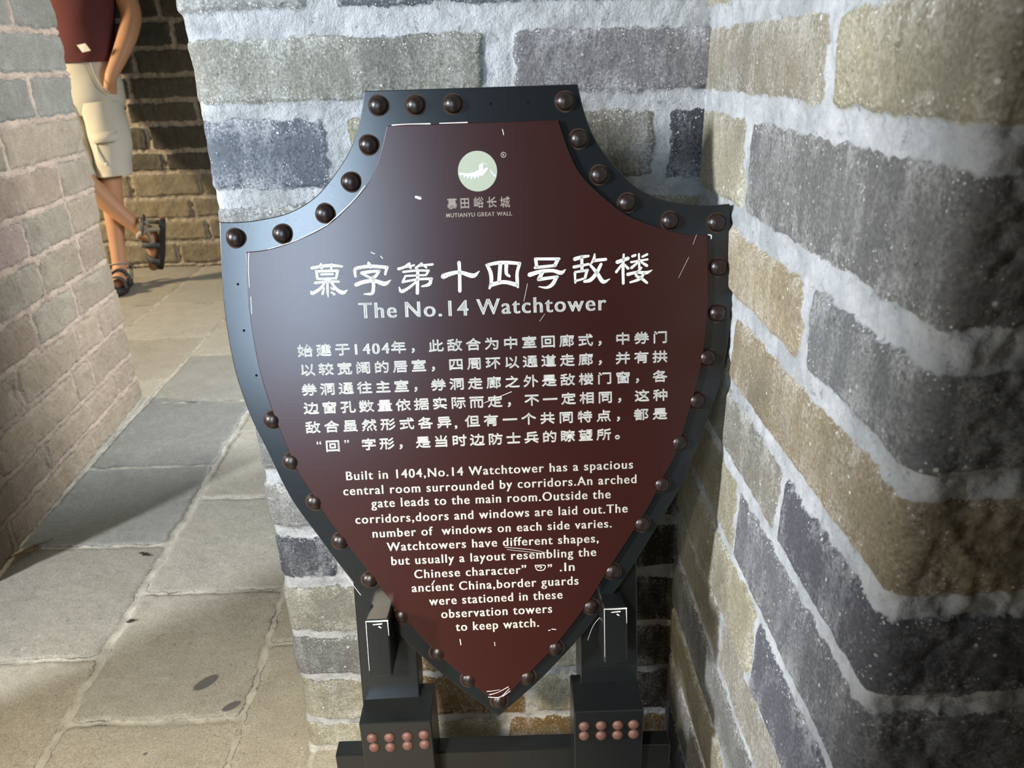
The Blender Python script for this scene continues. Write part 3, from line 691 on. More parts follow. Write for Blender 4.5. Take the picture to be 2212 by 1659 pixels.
# ---- floor of large pavers: columns run along the passage
fx = spans([(-5.2, -1.95, .05), (-1.95, -1.25, .01), (-1.25, -.22, .005), (-.22, 1.2, .02)])
fy = spans([(-2.2, .80, .05), (.80, 2.1, .005), (2.1, 4.3, .012)])
FX, FY = np.meshgrid(fx, fy, indexing='ij')
SU = FX + 0.055 * (FY - 0.9)
FC = [(.30, .282, .235), (.28, .267, .225), (.315, .297, .245), (.295, .273, .22)]
FB = [(.215, .215, .195), (.225, .222, .20)]
j = .005
col1 = [-2.0, -1.2, -.4, .0, .4, .78, 1.138, 1.508, 1.888, 2.335, 2.785, 3.22, 3.65, 4.4]
col2 = [-2.0, -1.1, -.35, .2, .60, .983, 1.326, 1.705, 2.1, 2.5, 2.9, 3.3, 3.8, 4.4]
col3 = [-2.0, -1.0, -.2, .35, .78, 1.166, 1.55, 1.95, 2.3, 2.7, 3.1, 3.5, 4.4]
col0 = [-2.0, -1.0, 0., .6, 1.2, 1.7, 2.12, 2.552, 2.998, 3.51, 3.95, 4.4]
floor_rows = [
    (-6.0, -2.32, .005, .005, col2, j, []), (-2.32, -1.915, .005, .005, col1, j, []), (-1.915, -1.515, .005, .005, col3, j, []),
    (-1.515, -1.128, .005, .005, col0, j, FC * 4), (-1.128, -.769, .006, .008, col1, j, [None] * 6 + [(.235, .225, .19), FB[0], FB[1], FB[0]]),
    (-.769, -.466, .008, .005, col2, j, []), (-.466, -.335, .005, .005, col3, j, []), (-.335, .06, .004, .005, col2, j, []),
    (.06, .5, .005, .005, col1, j, []), (.5, .9, .005, .005, col2, j, []), (.9, 1.6, .005, .005, col3, j, []),
]
sdf, colr, ht = layout(FY, SU, floor_rows, 0.005, 41, FC, 0.07, 0.01)
ins = sstep(-.003, .006, sdf)
H = ins * (0.002 + ht * 0.5) - 0.0018 * (1 - ins) + 0.0022 * fbm(FX, FY, 7, 4, 43) + 0.0008 * fbm(FX, FY, 60, 3, 44)
H += 0.0010 * np.exp(-((sdf + 0.004) / 0.004) ** 2) * (fbm(FX, FY, 9, 2, 45) > 0)


def blot(cx, cy, la, lb, ang):
    ca, sa = math.cos(ang), math.sin(ang)
    u = (FX - cx) * ca + (FY - cy) * sa
    v = -(FX - cx) * sa + (FY - cy) * ca
    return np.clip(1.0 - 0.5 * np.hypot(u / la, v / lb) ** 1.5, 0, 1)


stain = np.maximum(blot(-.562, 1.067, .0235, .0125, .85), blot(-.498, 1.009, .0165, .0085, .65))
stain = np.maximum(stain, blot(-.606, .915, .004, .004, 0))
H = H - H[(FX > -1) & (FX < 0)].max() + 0.0
fl = obj('floor', grid_mesh('floor', FX, FY, H, sdf, colr, stain), M['floor'])
tag(fl, kind='structure')

# ---- ceiling (a low brick vault over the passage, flat over the rest)
V, F = [], []
cxs = np.linspace(-5.2, 1.2, 33)
cys = np.linspace(-2.2, 4.3, 14)
for x in cxs:
    for y in cys:
        z = 2.40 - 0.0 * y + (0.35 * math.sqrt(max(0, 1 - ((x + .46) / .75) ** 2)) if abs(x + .46) < .75 else 0)
        V.append((x, y, z))
for i in range(len(cxs) - 1):
    for k in range(len(cys) - 1):
        q = i * len(cys) + k
        F.append((q, q + 1, q + len(cys) + 1, q + len(cys)))
tag(obj('ceiling', mesh_pf(V, F), M['ceiling']), kind='structure')

# ------------------------------------------------------------------ the sign
SO, SU_, SV, SN = Vector(SIGN_O), Vector(SIGN_U), Vector(SIGN_V), Vector(SIGN_N)


def W(u, v, n=0.0):
    return SO + SU_ * u + SV * v + SN * n


def crom(pts, per=6):
    """smooth open curve through the points"""
    P = [np.array(p, float) for p in pts]
    P = [2 * P[0] - P[1]] + P + [2 * P[-1] - P[-2]]
    out = []
    for i in range(1, len(P) - 2):
        for t in np.linspace(0, 1, per, endpoint=False):
            a, b, c, d = P[i - 1:i + 3]
            out.append(0.5 * (2 * b + (c - a) * t + (2 * a - 5 * b + 4 * c - d) * t * t + (3 * b - a - 3 * c + d) * t ** 3))
    out.append(P[-2])
    return [tuple(float(k) for k in p) for p in out]


def outline(concave, convex):
    h = crom(concave) + crom(convex)[1:]
    h = [p for i, p in enumerate(h) if i == 0 or math.dist(p, h[i - 1]) > 1e-5]
    left = [(-u, v) for u, v in h]
    right = [(u, v) for u, v in h if u > 1e-4]
    return left + right[::-1]      # anticlockwise from the top left corner, down, up the right


BOARD = outline([(0.1022, 0.0005)] + BOARD_CONCAVE[1:-1] + [(0.2515, -0.1168)],
                [(0.2515, -0.1168), (0.2536, -0.15), (0.2555, -0.194), (0.255, -0.222), (0.2525, -0.255), (0.248, -0.282), (0.2395, -0.315), (0.2268, -0.349), (0.208, -0.4), (0.1828, -0.4443), (0.155, -0.4905), (0.1165, -0.5475), (0.0876, -0.5826), (0.0456, -0.6268), (0.0, -0.667)])
PANEL = outline([(0.0822, -0.0325)] + PANEL_CONCAVE[1:-1] + [(0.2275, -0.1467)],
                [(0.2275, -0.1467), (0.2288, -0.165), (0.2298, -0.207), (0.2266, -0.255), (0.22, -0.293), (0.2097, -0.331), (0.197, -0.3705), (0.1848, -0.3945), (0.1667, -0.43), (0.1275, -0.492), (0.1005, -0.5362), (0.0692, -0.5776), (0.0583, -0.5906), (0.0172, -0.6325), (0.0, -0.648)])


def plate(poly, n0, n1, bev):
    """solid plate from a closed outline, front edge bevelled"""
    bm = bmesh.new()
    front = [bm.verts.new(W(u, v, n1)) for u, v in poly]
    back = [bm.verts.new(W(u, v, n0)) for u, v in poly]
    f = bm.faces.new(front)
    bm.faces.new(back[::-1])
    N = len(poly)
    for i in range(N):
        k = (i + 1) % N
        bm.faces.new((front[i], back[i], back[k], front[k]))
    bmesh.ops.recalc_face_normals(bm, faces=bm.faces)
    if bev:
        edges = [e for e in f.edges]
        bmesh.ops.bevel(bm, geom=edges, offset=bev, segments=2, profile=0.5, affect='EDGES')
    bmesh.ops.triangulate(bm, faces=[q for q in bm.faces if len(q.verts) > 4])
    return bm_mesh(bm)


sign = empty('information_sign', (SO.x, 0.66, 0.0), 'shield-shaped maroon information sign with studded blue-grey border and white lettering, on two stout legs', 'sign')
BT = 0.018
board = obj('board', plate(BOARD, -BT, 0.0, 0.0009), M['paint'], sign)
tag(board, 'blue-grey painted shield-shaped backing board')
PT = 0.0045
panel = obj('panel', plate(PANEL, -0.001, PT, 0.0008), M['maroon'], sign)
tag(panel, 'maroon painted panel with chipped edges')
PF = PT + 0.00025


def dome(c, ax, ay, az, r, h, seg=24, rings=6, ring=None):
    """low dome stud; ring = flat rusty collar around it. returns verts, faces, material ids"""
    V, F, MI = [], [], []
    V.append(c + az * h)
    for i in range(1, rings + 1):
        t = i / rings * math.pi / 2
        for k in range(seg):
            p = 2 * math.pi * k / seg
            V.append(c + (ax * math.cos(p) + ay * math.sin(p)) * r * math.sin(t) + az * h * math.cos(t))
    for k in range(seg):
        F.append((0, 1 + k, 1 + (k + 1) % seg))
        MI.append(0)
    for i in range(rings - 1):
        for k in range(seg):
            a = 1 + i * seg
            F.append((a + k, a + seg + k, a + seg + (k + 1) % seg, a + (k + 1) % seg))
            MI.append(0)
    if ring:
        b = len(V)
        for rr in (r * 0.98, r * ring):
            for k in range(seg):
                p = 2 * math.pi * k / seg
                w = 1 + (0.03 * math.sin(3 * p + c.x * 90) if rr > r else 0)
                V.append(c + (ax * math.cos(p) + ay * math.sin(p)) * rr * w + az * 0.0003)
        for k in range(seg):
            F.append((b + k, b + seg + k, b + seg + (k + 1) % seg, b + (k + 1) % seg))
            MI.append(1)
    return V, F, MI


def put_dome(name, c, ax, ay, az, r, h, parent, mats, ring=None, seg=24):
    V, F, MI = dome(c, ax, ay, az, r, h, seg, 6, ring)
    me = mesh_pf(V, F)
    o = obj(name, me, mats, parent, True)
    if ring:
        me.polygons.foreach_set('material_index', MI)
    return o


for u, v in STUDS + STUDS_HID:
    put_dome('stud', W(u, v, 0), SU_, SV, SN, 0.0089, 0.0072, sign, [M['stud'], M['rust']], 1.14)
for u, v in HOLES:
    put_dome('screw_hole', W(u, v, 0.0001), SU_, SV, SN, 0.0013, 0.0002, sign, [M['hole']], None, 10)

# ---- lettering


def stroke(pts, n, per=7, cap=5):
    """flat brush stroke: centre line with widths, rounded ends"""
    P = crom(pts, per) if len(pts) > 2 else [tuple(np.array(pts[0]) + (np.array(pts[1]) - np.array(pts[0])) * t) for t in np.linspace(0, 1, 5)]
    L, R = [], []
    for i, (x, y, w) in enumerate(P):
        a = P[max(i - 1, 0)]
        b = P[min(i + 1, len(P) - 1)]
        dx, dy = b[0] - a[0], b[1] - a[1]
        l = math.hypot(dx, dy) or 1
        nx, ny = -dy / l, dx / l
        w = max(w, 0.00015) / 2
        L.append((x + nx * w, y + ny * w))
        R.append((x - nx * w, y - ny * w))

    def capv(i, j):
        x, y, w = P[i]
        a, b = P[i], P[j]
        ang = math.atan2(a[1] - b[1], a[0] - b[0])
        w = max(w, 0.00015) / 2
        return [(x + w * math.cos(ang + t) * 0.8, y + w * math.sin(ang + t) * 0.8) for t in np.linspace(-math.pi / 2, math.pi / 2, cap + 2)[1:-1]]
    V = [W(x, y, n) for x, y in L] + [W(x, y, n) for x, y in R]
    k = len(P)
    F = [(i, k + i, k + i + 1, i + 1) for i in range(k - 1)]
    c0 = capv(0, 1)
    b = len(V)
    V += [W(x, y, n) for x, y in c0]
    F.append(tuple([0] + [b + i for i in range(len(c0))] + [k]))
    c1 = capv(-1, -2)
    b = len(V)
    V += [W(x, y, n) for x, y in c1]
    F.append(tuple([2 * k - 1] + [b + i for i in range(len(c1))] + [k - 1]))
    return V, F


_gl = {}


def glyphs(txt, bold=0.0, space=1.0):
    """outline of a text as (verts 2d, faces), in units of the font size"""
    key = (txt, bold, space)
    if key in _gl:
        return _gl[key]
    cu = bpy.data.curves.new('t', 'FONT')
    cu.body = txt
    cu.size = 1.0
    cu.offset = bold
    cu.space_character = space
    cu.resolution_u = 5
    cu.fill_mode = 'FRONT'
    o = bpy.data.objects.new('t', cu)
    link(o)
    dg = bpy.context.evaluated_depsgraph_get()
    me = bpy.data.meshes.new_from_object(o.evaluated_get(dg))
    V = [(v.co.x, v.co.y) for v in me.vertices]
    F = [tuple(p.vertices) for p in me.polygons]
    bpy.data.objects.remove(o)
    bpy.data.curves.remove(cu)
    bpy.data.meshes.remove(me)
    _gl[key] = (V, F)
    return V, F


def latin(txt, a, b, cap, n, heavy=0.045, space=1.04):
    """one line set between a and b (ends of the baseline), capitals `cap` high; upright stems made heavier than the thin strokes"""
    V, F = glyphs(txt, 0.003, space)
    xs = [p[0] for p in V]
    x0, x1 = min(xs), max(xs)
    Hc = max(p[1] for p in glyphs('H', 0.003)[0])
    A, B = np.array(a), np.array(b)
    w = np.linalg.norm(B - A)
    e = (B - A) / w
    up = np.array([-e[1], e[0]])
    sy = cap / Hc
    hv = heavy * cap * 1.5
    sx = (w - hv) / (x1 - x0)
    out = []
    for k in np.linspace(0, hv, 3):
        vv = [W(*(A + e * ((x - x0) * sx + k) + up * (y * sy)), n) for x, y in V]
        out.append((vv, F))
    return join_pf(out)


def flip_up(me):
    for p in me.polygons:
        pass
    bm = bmesh.new()
    bm.from_mesh(me)
    bm.normal_update()
    for f in bm.faces:
        if f.normal.dot(SN) < 0:
            f.normal_flip()
    bm.to_mesh(me)
    bm.free()


def lettering(name, parts, mat, label=None):
    V, F = join_pf(parts)
    me = mesh_pf(V, F)
    flip_up(me)
    o = obj(name, me, mat, panel)
    if label:
        tag(o, label)
    return o


lettering('chinese_title', [stroke([(x, y, w * 1.2) for x, y, w in s], PF) for s in TITLE], M['white'], 'large white Chinese title in clerical script')
lettering('english_title', [latin(t, a, b, c * 1.06, PF, 0.035, 1.16) for t, a, b, c in EN_TITLE], M['white'], 'white English title line')
lettering('english_paragraph', [latin(t, a, b, c, PF, 0.03, 1.16) for t, a, b, c in EN_LINES]
          + [stroke([(u, v, 0.0009) for u, v in (HUI[0], HUI[1], HUI[2], HUI[3], HUI[0])], PF), stroke([(u, v, 0.0007) for u, v in (HUI[4], HUI[5], HUI[6], HUI[7])], PF)],
          M['white'], 'white English paragraph, centred')

_ref = glyphs('\u56fd', 0.0)[0]
RW = max(p[0] for p in _ref) - min(p[0] for p in _ref)
RH = max(p[1] for p in _ref) - min(p[1] for p in _ref)
RX = (max(p[0] for p in _ref) + min(p[0] for p in _ref)) / 2
RY = (max(p[1] for p in _ref) + min(p[1] for p in _ref)) / 2


def han(ch, u, v, wpx, hpx, n, bold):
    V, F = glyphs(ch, 0.0)
    sx = wpx * PXM / RW
    sy = hpx * PXM / RH
    out = []
    if ch in '1404,':
        xs = [p[0] for p in V]
        cx = (min(xs) + max(xs)) / 2
        sx = sy = hpx * PXM / 0.72
        y0 = v - hpx * PXM / 2
        for k in (-.0004, 0, .0004):
            out.append(([W(u + (x - cx) * sx + k, y0 + y * sy, n) for x, y in V], F))
        return join_pf(out)
    if ch in '\u201c\u201d':
        xs = [p[0] for p in V]
        cx = (min(xs) + max(xs)) / 2
        ys = [p[1] for p in V]
        cy = (min(ys) + max(ys)) / 2
        s = 0.0135
        return [W(u + (x - cx) * s, v + .0042 + (y - cy) * s, n) for x, y in V], F
    out = []
    for dx, dy in ((-1, 0), (1, 0), (0, 1), (0, -1), (0, 0)):
        out.append(([W(u + (x - RX) * sx + dx * bold * .5, v + (y - RY) * sy + dy * bold, n) for x, y in V], F))
    return join_pf(out)


lettering('chinese_paragraph', [han(c, u, v, 33, 28, PF, 0.0004) for c, u, v in CHAR], M['white'], 'white Chinese paragraph of six lines')

# emblem: disc with a length of battlemented wall and a tower
V, F = [W(*LOGO_C, PF)], []
for k in range(64):
    p = 2 * math.pi * k / 64
    V.append(W(LOGO_C[0] + LOGO_R[0] * math.cos(p), LOGO_C[1] + LOGO_R[1] * math.sin(p), PF))
for k in range(64):
    F.append((0, 1 + k, 1 + (k + 1) % 64))
lettering('emblem_disc', [(V, F)], M['logo_green'], 'sage green round emblem')
bm = bmesh.new()
bm.faces.new([bm.verts.new(W(u, v, PF + .0002)) for u, v in LOGO_WALL])
bmesh.ops.triangulate(bm, faces=bm.faces)
bm.verts.index_update()
part = ([v.co.copy() for v in bm.verts], [tuple(v.index for v in f.verts) for f in bm.faces])
bm.free()
lettering('emblem_wall', [part] + [stroke(s, PF + .0002) for s in LOGO_LINES], M['logo_white'], 'pale wall and tower on the emblem')
rc, rr = LOGO_REG[0], LOGO_REG[1]
reg = [stroke([(rc[0] + rr * math.cos(t), rc[1] + rr * math.sin(t), .0005) for t in np.linspace(0, 2 * math.pi, 13)], PF, 3)]
gv, gf = glyphs('R', 0.0)
reg.append(([W(rc[0] + (x - .3) * rr * 1.5, rc[1] + (y - .35) * rr * 1.5, PF) for x, y in gv], gf))
lettering('chinese_caption', [han(c, u, v, 21, 24, PF, 0.00022) for c, u, v in LOGO_CH], M['beige'], 'beige Chinese name under the emblem')
lettering('english_caption', [latin(*LOGO_EN, PF, 0.03, 1.12)], M['beige'], 'beige English name under the emblem')
lettering('registered_mark', reg, M['beige'], 'tiny ringed letter beside the emblem')
for s in CHIPS:
    if all(abs(q[0]) < .24 for q in s) and not (s[0][1] < -.6 and False):
        lettering('paint_chip', [stroke(s, PF + .0003, 4)], M['chip'])


# ---- legs, posts, rail


def hexa(p8, bev=0.0015):
    bm = bmesh.new()
    vs = [bm.verts.new(p) for p in p8]
    for f in ((0, 1, 2, 3), (7, 6, 5, 4), (0, 4, 5, 1), (1, 5, 6, 2), (2, 6, 7, 3), (3, 7, 4, 0)):
        bm.faces.new([vs[i] for i in f])
    bmesh.ops.recalc_face_normals(bm, faces=bm.faces)
    bmesh.ops.bevel(bm, geom=list(bm.edges), offset=bev, segments=2, profile=0.5, affect='EDGES')
    return bm_mesh(bm)


def slab(us0, us1, v0, v1, n0, n1, bev=0.0015):
    """block in the board's frame; us0 = (left,right) at v0, us1 at v1"""
    (a, b), (c, d) = us0, us1
    return hexa([W(a, v0, n1), W(b, v0, n1), W(d, v1, n1), W(c, v1, n1), W(a, v0, n0), W(b, v0, n0), W(d, v1, n0), W(c, v1, n0)], bev)


def box(x0, x1, y0, y1, z0, z1, bev=0.0015):
    return hexa([(x0, y0, z0), (x1, y0, z0), (x1, y0, z1), (x0, y0, z1), (x0, y1, z0), (x1, y1, z0), (x1, y1, z1), (x0, y1, z1)], bev)


ZT = 0.338
vb = (ZT + 0.0 - SO.z) / SV.z    # where the slanted legs meet the post tops
for (uL, uR, side) in ((-.1535, -.0885, 'left'), (.0945, .1600, 'right')):
    leg = obj('leg', slab((uL, uR), (uL, uR), vb - 0.004, -0.40, -BT - .045, -BT - .0005), M['paint'], sign)
for pts in PEGPTS:
    (a, b, c, d) = pts
    v1 = (a[1] + b[1]) / 2
    v0 = (c[1] + d[1]) / 2
    uL, uR = (a[0] + d[0]) / 2, (b[0] + c[0]) / 2
    pg = obj('retaining_peg', slab((uL, uR), (uL, uR), v0, v1, -BT - .002, .032, .002), M['paint'], sign)
    tag(pg, 'grey peg holding the board, its edges worn to bare metal')
    ed = [stroke([(uL + .001, v1 - .0010, .0008), ((uL + uR) / 2, v1 - .0014, .0014), (uR - .001, v1 - .0012, .0016)], .0322, 4),
          stroke([(uL + .0012, v1 - .002, .0006), (uL + .0011, (v0 + v1) / 2, .0004), (uL + .0010, v0 + .008, .0003)], .0322, 4),
          stroke([(uR - .0012, v1 - .002, .0009), (uR - .0009, v1 - .018, .0004)], .0322, 4),
          stroke([((uL + uR) / 2 + .002, v1 - .0075, .0016), ((uL + uR) / 2 + .004, v1 - .009, .001)], .0322, 4),
          stroke([((uL + uR) / 2 - .004, v1 - .005, .0010), ((uL + uR) / 2 + .005, v1 - .0045, .0014)], .0322, 4)]
    V, F = join_pf(ed)
    me = mesh_pf(V, F)
    flip_up(me)
    obj('worn_edge', me, M['chip'], pg)
RIV = [(-0.1671, 0.3165), (-0.1479, 0.3164), (-0.1282, 0.3171), (-0.1097, 0.3188), (-0.1659, 0.3027), (-0.148, 0.3022), (-0.1288, 0.3038), (-0.1099, 0.3046)]
RIV2 = [(0.0668, 0.3236), (0.0854, 0.3238), (0.1038, 0.3236), (0.1211, 0.3239), (0.0668, 0.3096), (0.0856, 0.3094), (0.1037, 0.3093), (0.1215, 0.3099)]
for x0, x1, zt, riv in ((-.1797, -.1006, .3380, RIV), (.0556, .1320, .3435, RIV2)):
    post = obj('post', box(x0, x1, .635, .692, .001, zt), M['paint'], sign)
    for x, z in riv:
        put_dome('rivet', Vector((x, .6352, z)), Vector((1, 0, 0)), Vector((0, 0, 1)), Vector((0, -1, 0)), 0.0062, 0.0046, post, [M['rivet']], None, 16)
rail = obj('rail', box(-.222, .172, .668, .690, .175, .2545), M['paint'], sign)
for x0, x1 in ((-.1905, -.0905), (.0455, .1425)):
    obj('foot', box(x0, x1, .615, .80, .0, .035, .003), M['paint'], sign)

# ------------------------------------------------------------------ person waiting in the far corridor


def tube(pts, seg=14, capends=True):
    """swept tube: (x,y,z,r) centre points (already smooth)"""
    P = [Vector(p[:3]) for p in pts]
    V, F = [], []
    up = Vector((0.1, 1, 0.05)).normalized()
    for i, p in enumerate(P):
        t = (P[min(i + 1, len(P) - 1)] - P[max(i - 1, 0)]).normalized()
        a = up.cross(t)
        if a.length < 1e-3:
            a = Vector((1, 0, 0)).cross(t)
        a.normalize()
        b = t.cross(a)
        for k in range(seg):
            q = 2 * math.pi * k / seg
            V.append(p + (a * math.cos(q) + b * math.sin(q)) * pts[i][3])
    for i in range(len(P) - 1):
        for k in range(seg):
            F.append((i * seg + k, i * seg + (k + 1) % seg, (i + 1) * seg + (k + 1) % seg, (i + 1) * seg + k))
    if capends:
        F.append(tuple(range(seg))[::-1])
        F.append(tuple((len(P) - 1) * seg + k for k in range(seg)))
    return V, F


def skin_body(V, R, E, root, levels=2):
    me = bpy.data.meshes.new('b')
    me.from_pydata(V, E, [])
    o = bpy.data.objects.new('b', me)
    link(o)
    o.modifiers.new('s', 'SKIN')
    for i, sv in enumerate(me.skin_vertices[0].data):
        sv.radius = R[i] if isinstance(R[i], tuple) else (R[i], R[i])
        sv.use_root = (i == root)
    sub = o.modifiers.new('u', 'SUBSURF')
    sub.levels = levels
    sub.render_levels = levels
    dg = bpy.context.evaluated_depsgraph_get()
    res = bpy.data.meshes.new_from_object(o.evaluated_get(dg))
    bpy.data.objects.remove(o)
    return res


person = empty('person', (-1.95, 3.95, 0.0), 'person in maroon shirt and cream shorts standing with ankles crossed, hand in pocket', 'person')
V, R, E = [], [], []


def chain(pts, start=None):
    prev = start
    ids = []
    for p in pts:
        V.append(p[:3])
        R.append(p[3])
        i = len(V) - 1
        if prev is not None:
            E.append((prev, i))
        prev = i
        ids.append(i)
    return ids


sp = chain([(-2.00, 4.04, .94, (.135, .095)), (-1.995, 4.06, 1.08, (.125, .085)), (-1.985, 4.08, 1.25, (.135, .09)), (-1.98, 4.10, 1.40, (.145, .085)), (-1.98, 4.10, 1.495, (.075, .06)), (-1.985, 4.085, 1.56, .050), (-1.995, 4.065, 1.64, (.068, .085)), (-1.997, 4.06, 1.72, (.073, .09)), (-1.997, 4.065, 1.785, (.05, .06))])
# standing (left) leg, then the crossed (right) leg on tiptoe
chain([(-1.93, 4.02, .86, .085), (-1.935, 3.96, .70, .074), (-1.935, 3.89, .53, .056), (-1.942, 3.88, .40, .052), (-1.95, 3.85, .22, .038), (-1.95, 3.82, .10, .036), (-1.935, 3.76, .055, .036), (-1.918, 3.70, .036, .028)], sp[0])
chain([(-2.075, 4.02, .86, .085), (-2.06, 3.92, .70, .074), (-2.025, 3.81, .545, .056), (-1.955, 3.83, .445, .055), (-1.89, 3.845, .355, .043), (-1.825, 3.86, .282, .034), (-1.775, 3.873, .235, .036), (-1.80, 3.895, .15, .034), (-1.83, 3.92, .06, .026)], sp[0])
chain([(-1.765, 3.868, .285, .030)], 23)
# left arm bent at the elbow, hand in the pocket
la = chain([(-1.82, 4.10, 1.455, .062), (-1.775, 4.11, 1.36, .056), (-1.752, 4.09, 1.25, .050), (-1.768, 4.03, 1.16, .046), (-1.805, 3.98, 1.07, .037), (-1.845, 3.94, .99, .029), (-1.870, 3.962, .94, (.036, .022)), (-1.893, 3.99, .89, (.040, .02))], sp[3])
for dx, l in ((-.03, .055), (-.011, .07), (.009, .066), (.027, .05)):
    chain([(-1.893 + dx - .006, 3.99, .89 - l * .55, .0095), (-1.893 + dx - .014, 3.995, .89 - l, .0085)], la[-1])
chain([(-1.915, 3.985, .925, .0105), (-1.930, 3.99, .885, .009)], la[-2])
# right arm hanging behind the wall's edge
ra = chain([(-2.14, 4.10, 1.455, .060), (-2.19, 4.10, 1.33, .052), (-2.21, 4.08, 1.20, .044), (-2.20, 4.03, 1.08, .037), (-2.185, 3.98, .97, .029), (-2.175, 3.965, .92, (.024, .04)), (-2.17, 3.96, .875, (.02, .042))], sp[3])
for dy, l in ((-.03, .05), (-.011, .068), (.009, .064), (.027, .05)):
    chain([(-2.165, 3.96 + dy, .875 - l * .55, .0095), (-2.155, 3.955 + dy, .875 - l, .0085)], ra[-1])
chain([(-2.16, 3.925, .90, .0105), (-2.15, 3.91, .865, .009)], ra[-2])
body = obj('body', skin_body(V, R, E, 0), M['skin'], person, True)

# head details
for s in (-1, 1):
    Ve, Fe = (dome(Vector((-1.997 + s * .03, 3.978, 1.70)), Vector((1, 0, 0)), Vector((0, 0, 1)), Vector((0, -1, 0)), .011, .008, 12)[:2])
    obj('eye', mesh_pf(Ve, Fe), M['eye'], person, True)
nv, nf = tube([(-1.997, 3.985, 1.705, .006), (-1.997, 3.968, 1.685, .010), (-1.997, 3.962, 1.668, .013), (-1.997, 3.978, 1.660, .009)], 10)
for s in (-1, 1):
    ev, ef = tube([(-1.997 + s * .074, 4.06, 1.66, .006), (-1.997 + s * .08, 4.07, 1.685, .013), (-1.997 + s * .08, 4.075, 1.71, .008)], 8)
    obj('ear', mesh_pf(ev, ef), M['skin'], person, True)
obj('nose', mesh_pf(nv, nf), M['skin'], person, True)
mv, mf = tube([(-2.017, 3.980, 1.630, .003), (-1.997, 3.972, 1.630, .005), (-1.977, 3.980, 1.630, .003)], 8)
obj('mouth', mesh_pf(mv, mf), M['shirt'], person, True)
bm = bmesh.new()
bmesh.ops.create_uvsphere(bm, u_segments=24, v_segments=14, radius=1)
for v in bm.verts:
    x, y, z = v.co
    k = 1 + 0.04 * math.sin(9 * x + 7 * y) * math.cos(11 * z)
    v.co = Vector((-1.997 + x * .088 * k, 4.085 + y * .098 * k, 1.735 + z * .088 * k))
bmesh.ops.delete(bm, geom=[v for v in bm.verts if v.co.z < 1.74 and v.co.y < 4.045 or v.co.z < 1.68], context='VERTS')
obj('hair', bm_mesh(bm), M['hair'], person, True)


def rings(rs, seg=28, fold=0.0, seed=1, capt=False):
    """cloth shell through elliptical rings (cx, cy, cz, rx, ry[, tilt])"""
    P = crom(rs, 5)
    V, F = [], []
    for i, (cx, cy, cz, rx, ry) in enumerate(P):
        for k in range(seg):
            q = 2 * math.pi * k / seg
            w = 1 + fold * (math.sin(3 * q + seed + i * .35) * .6 + math.sin(7 * q - i * .5 + seed * 2) * .4 + .5 * math.sin(i * 1.1 + seed + 2 * math.cos(q)))
            V.append((cx + rx * w * math.cos(q), cy + ry * w * math.sin(q), cz + .012 * fold * 20 * math.sin(2 * q + seed) * .3))
    n = len(P)
    for i in range(n - 1):
        for k in range(seg):
            F.append((i * seg + k, i * seg + (k + 1) % seg, (i + 1) * seg + (k + 1) % seg, (i + 1) * seg + k))
    if capt:
        F.append(tuple((n - 1) * seg + k for k in range(seg)))
    return V, F


def cloth(name, parts, mat, parent, thick=0.004, sub=1):
    V, F = join_pf(parts)
    me = mesh_pf(V, F)
    o = bpy.data.objects.new('c', me)
    link(o)
    s = o.modifiers.new('s', 'SOLIDIFY')
    s.thickness = thick
    s.offset = 1
    u = o.modifiers.new('u', 'SUBSURF')
    u.levels = sub
    u.render_levels = sub
    dg = bpy.context.evaluated_depsgraph_get()
    res = bpy.data.meshes.new_from_object(o.evaluated_get(dg))
    bpy.data.objects.remove(o)
    return obj(name, res, mat, parent, True)


shirt = cloth('shirt', [rings([(-2.005, 4.035, 1.055, .150, .122), (-2.0, 4.04, 1.10, .153, .122), (-1.995, 4.055, 1.20, .152, .120), (-1.985, 4.075, 1.32, .162, .122), (-1.98, 4.09, 1.42, .172, .115), (-1.98, 4.10, 1.48, .125, .09), (-1.98, 4.10, 1.51, .07, .068)], 32, .022, 2),
                        rings([(-1.835, 4.10, 1.475, .075, .075), (-1.80, 4.105, 1.42, .078, .076), (-1.775, 4.105, 1.35, .078, .075)], 18, .02, 4),
                        rings([(-2.125, 4.10, 1.475, .075, .075), (-2.17, 4.10, 1.40, .078, .076), (-2.19, 4.10, 1.33, .074, .074)], 18, .02, 5)], M['shirt'], person)
fv = [(-1.952, 3.905, 1.128), (-1.912, 3.905, 1.134), (-1.896, 3.909, 1.103), (-1.934, 3.905, 1.096)]
tv = fv + [(x, y - .002, z) for x, y, z in fv]
tg = obj('label_tag', mesh_pf(tv, [(0, 1, 2, 3), (7, 6, 5, 4), (0, 4, 5, 1), (1, 5, 6, 2), (2, 6, 7, 3), (3, 7, 4, 0)]), M['cord'], shirt)
tag(tg, 'small white tag sewn near the hem')

shorts = cloth('shorts', [rings([(-1.9, 3.885, .545, .074, .086), (-1.905, 3.90, .60, .079, .09), (-1.905, 3.925, .70, .089, .099), (-1.925, 3.965, .80, .088, .105), (-1.945, 4.0, .88, .088, .112)], 26, .035, 3),
                          rings([(-2.04, 3.83, .56, .075, .085), (-2.05, 3.87, .63, .079, .09), (-2.065, 3.93, .72, .084, .099), (-2.07, 3.98, .81, .085, .105), (-2.065, 4.0, .88, .085, .112)], 26, .035, 6),
                          rings([(-2.0, 4.02, .82, .125, .118), (-2.0, 4.025, .88, .150, .128), (-2.0, 4.035, .96, .150, .125), (-2.005, 4.04, 1.04, .138, .115), (-2.005, 4.04, 1.075, .135, .11)], 32, .02, 1)], M['shorts'], person)
cp, cf = tube([(x, y, z, .0035) for x, y, z in crom([(-1.93, 3.88, .825), (-1.915, 3.865, .79), (-1.905, 3.85, .765)], 5)], 8)
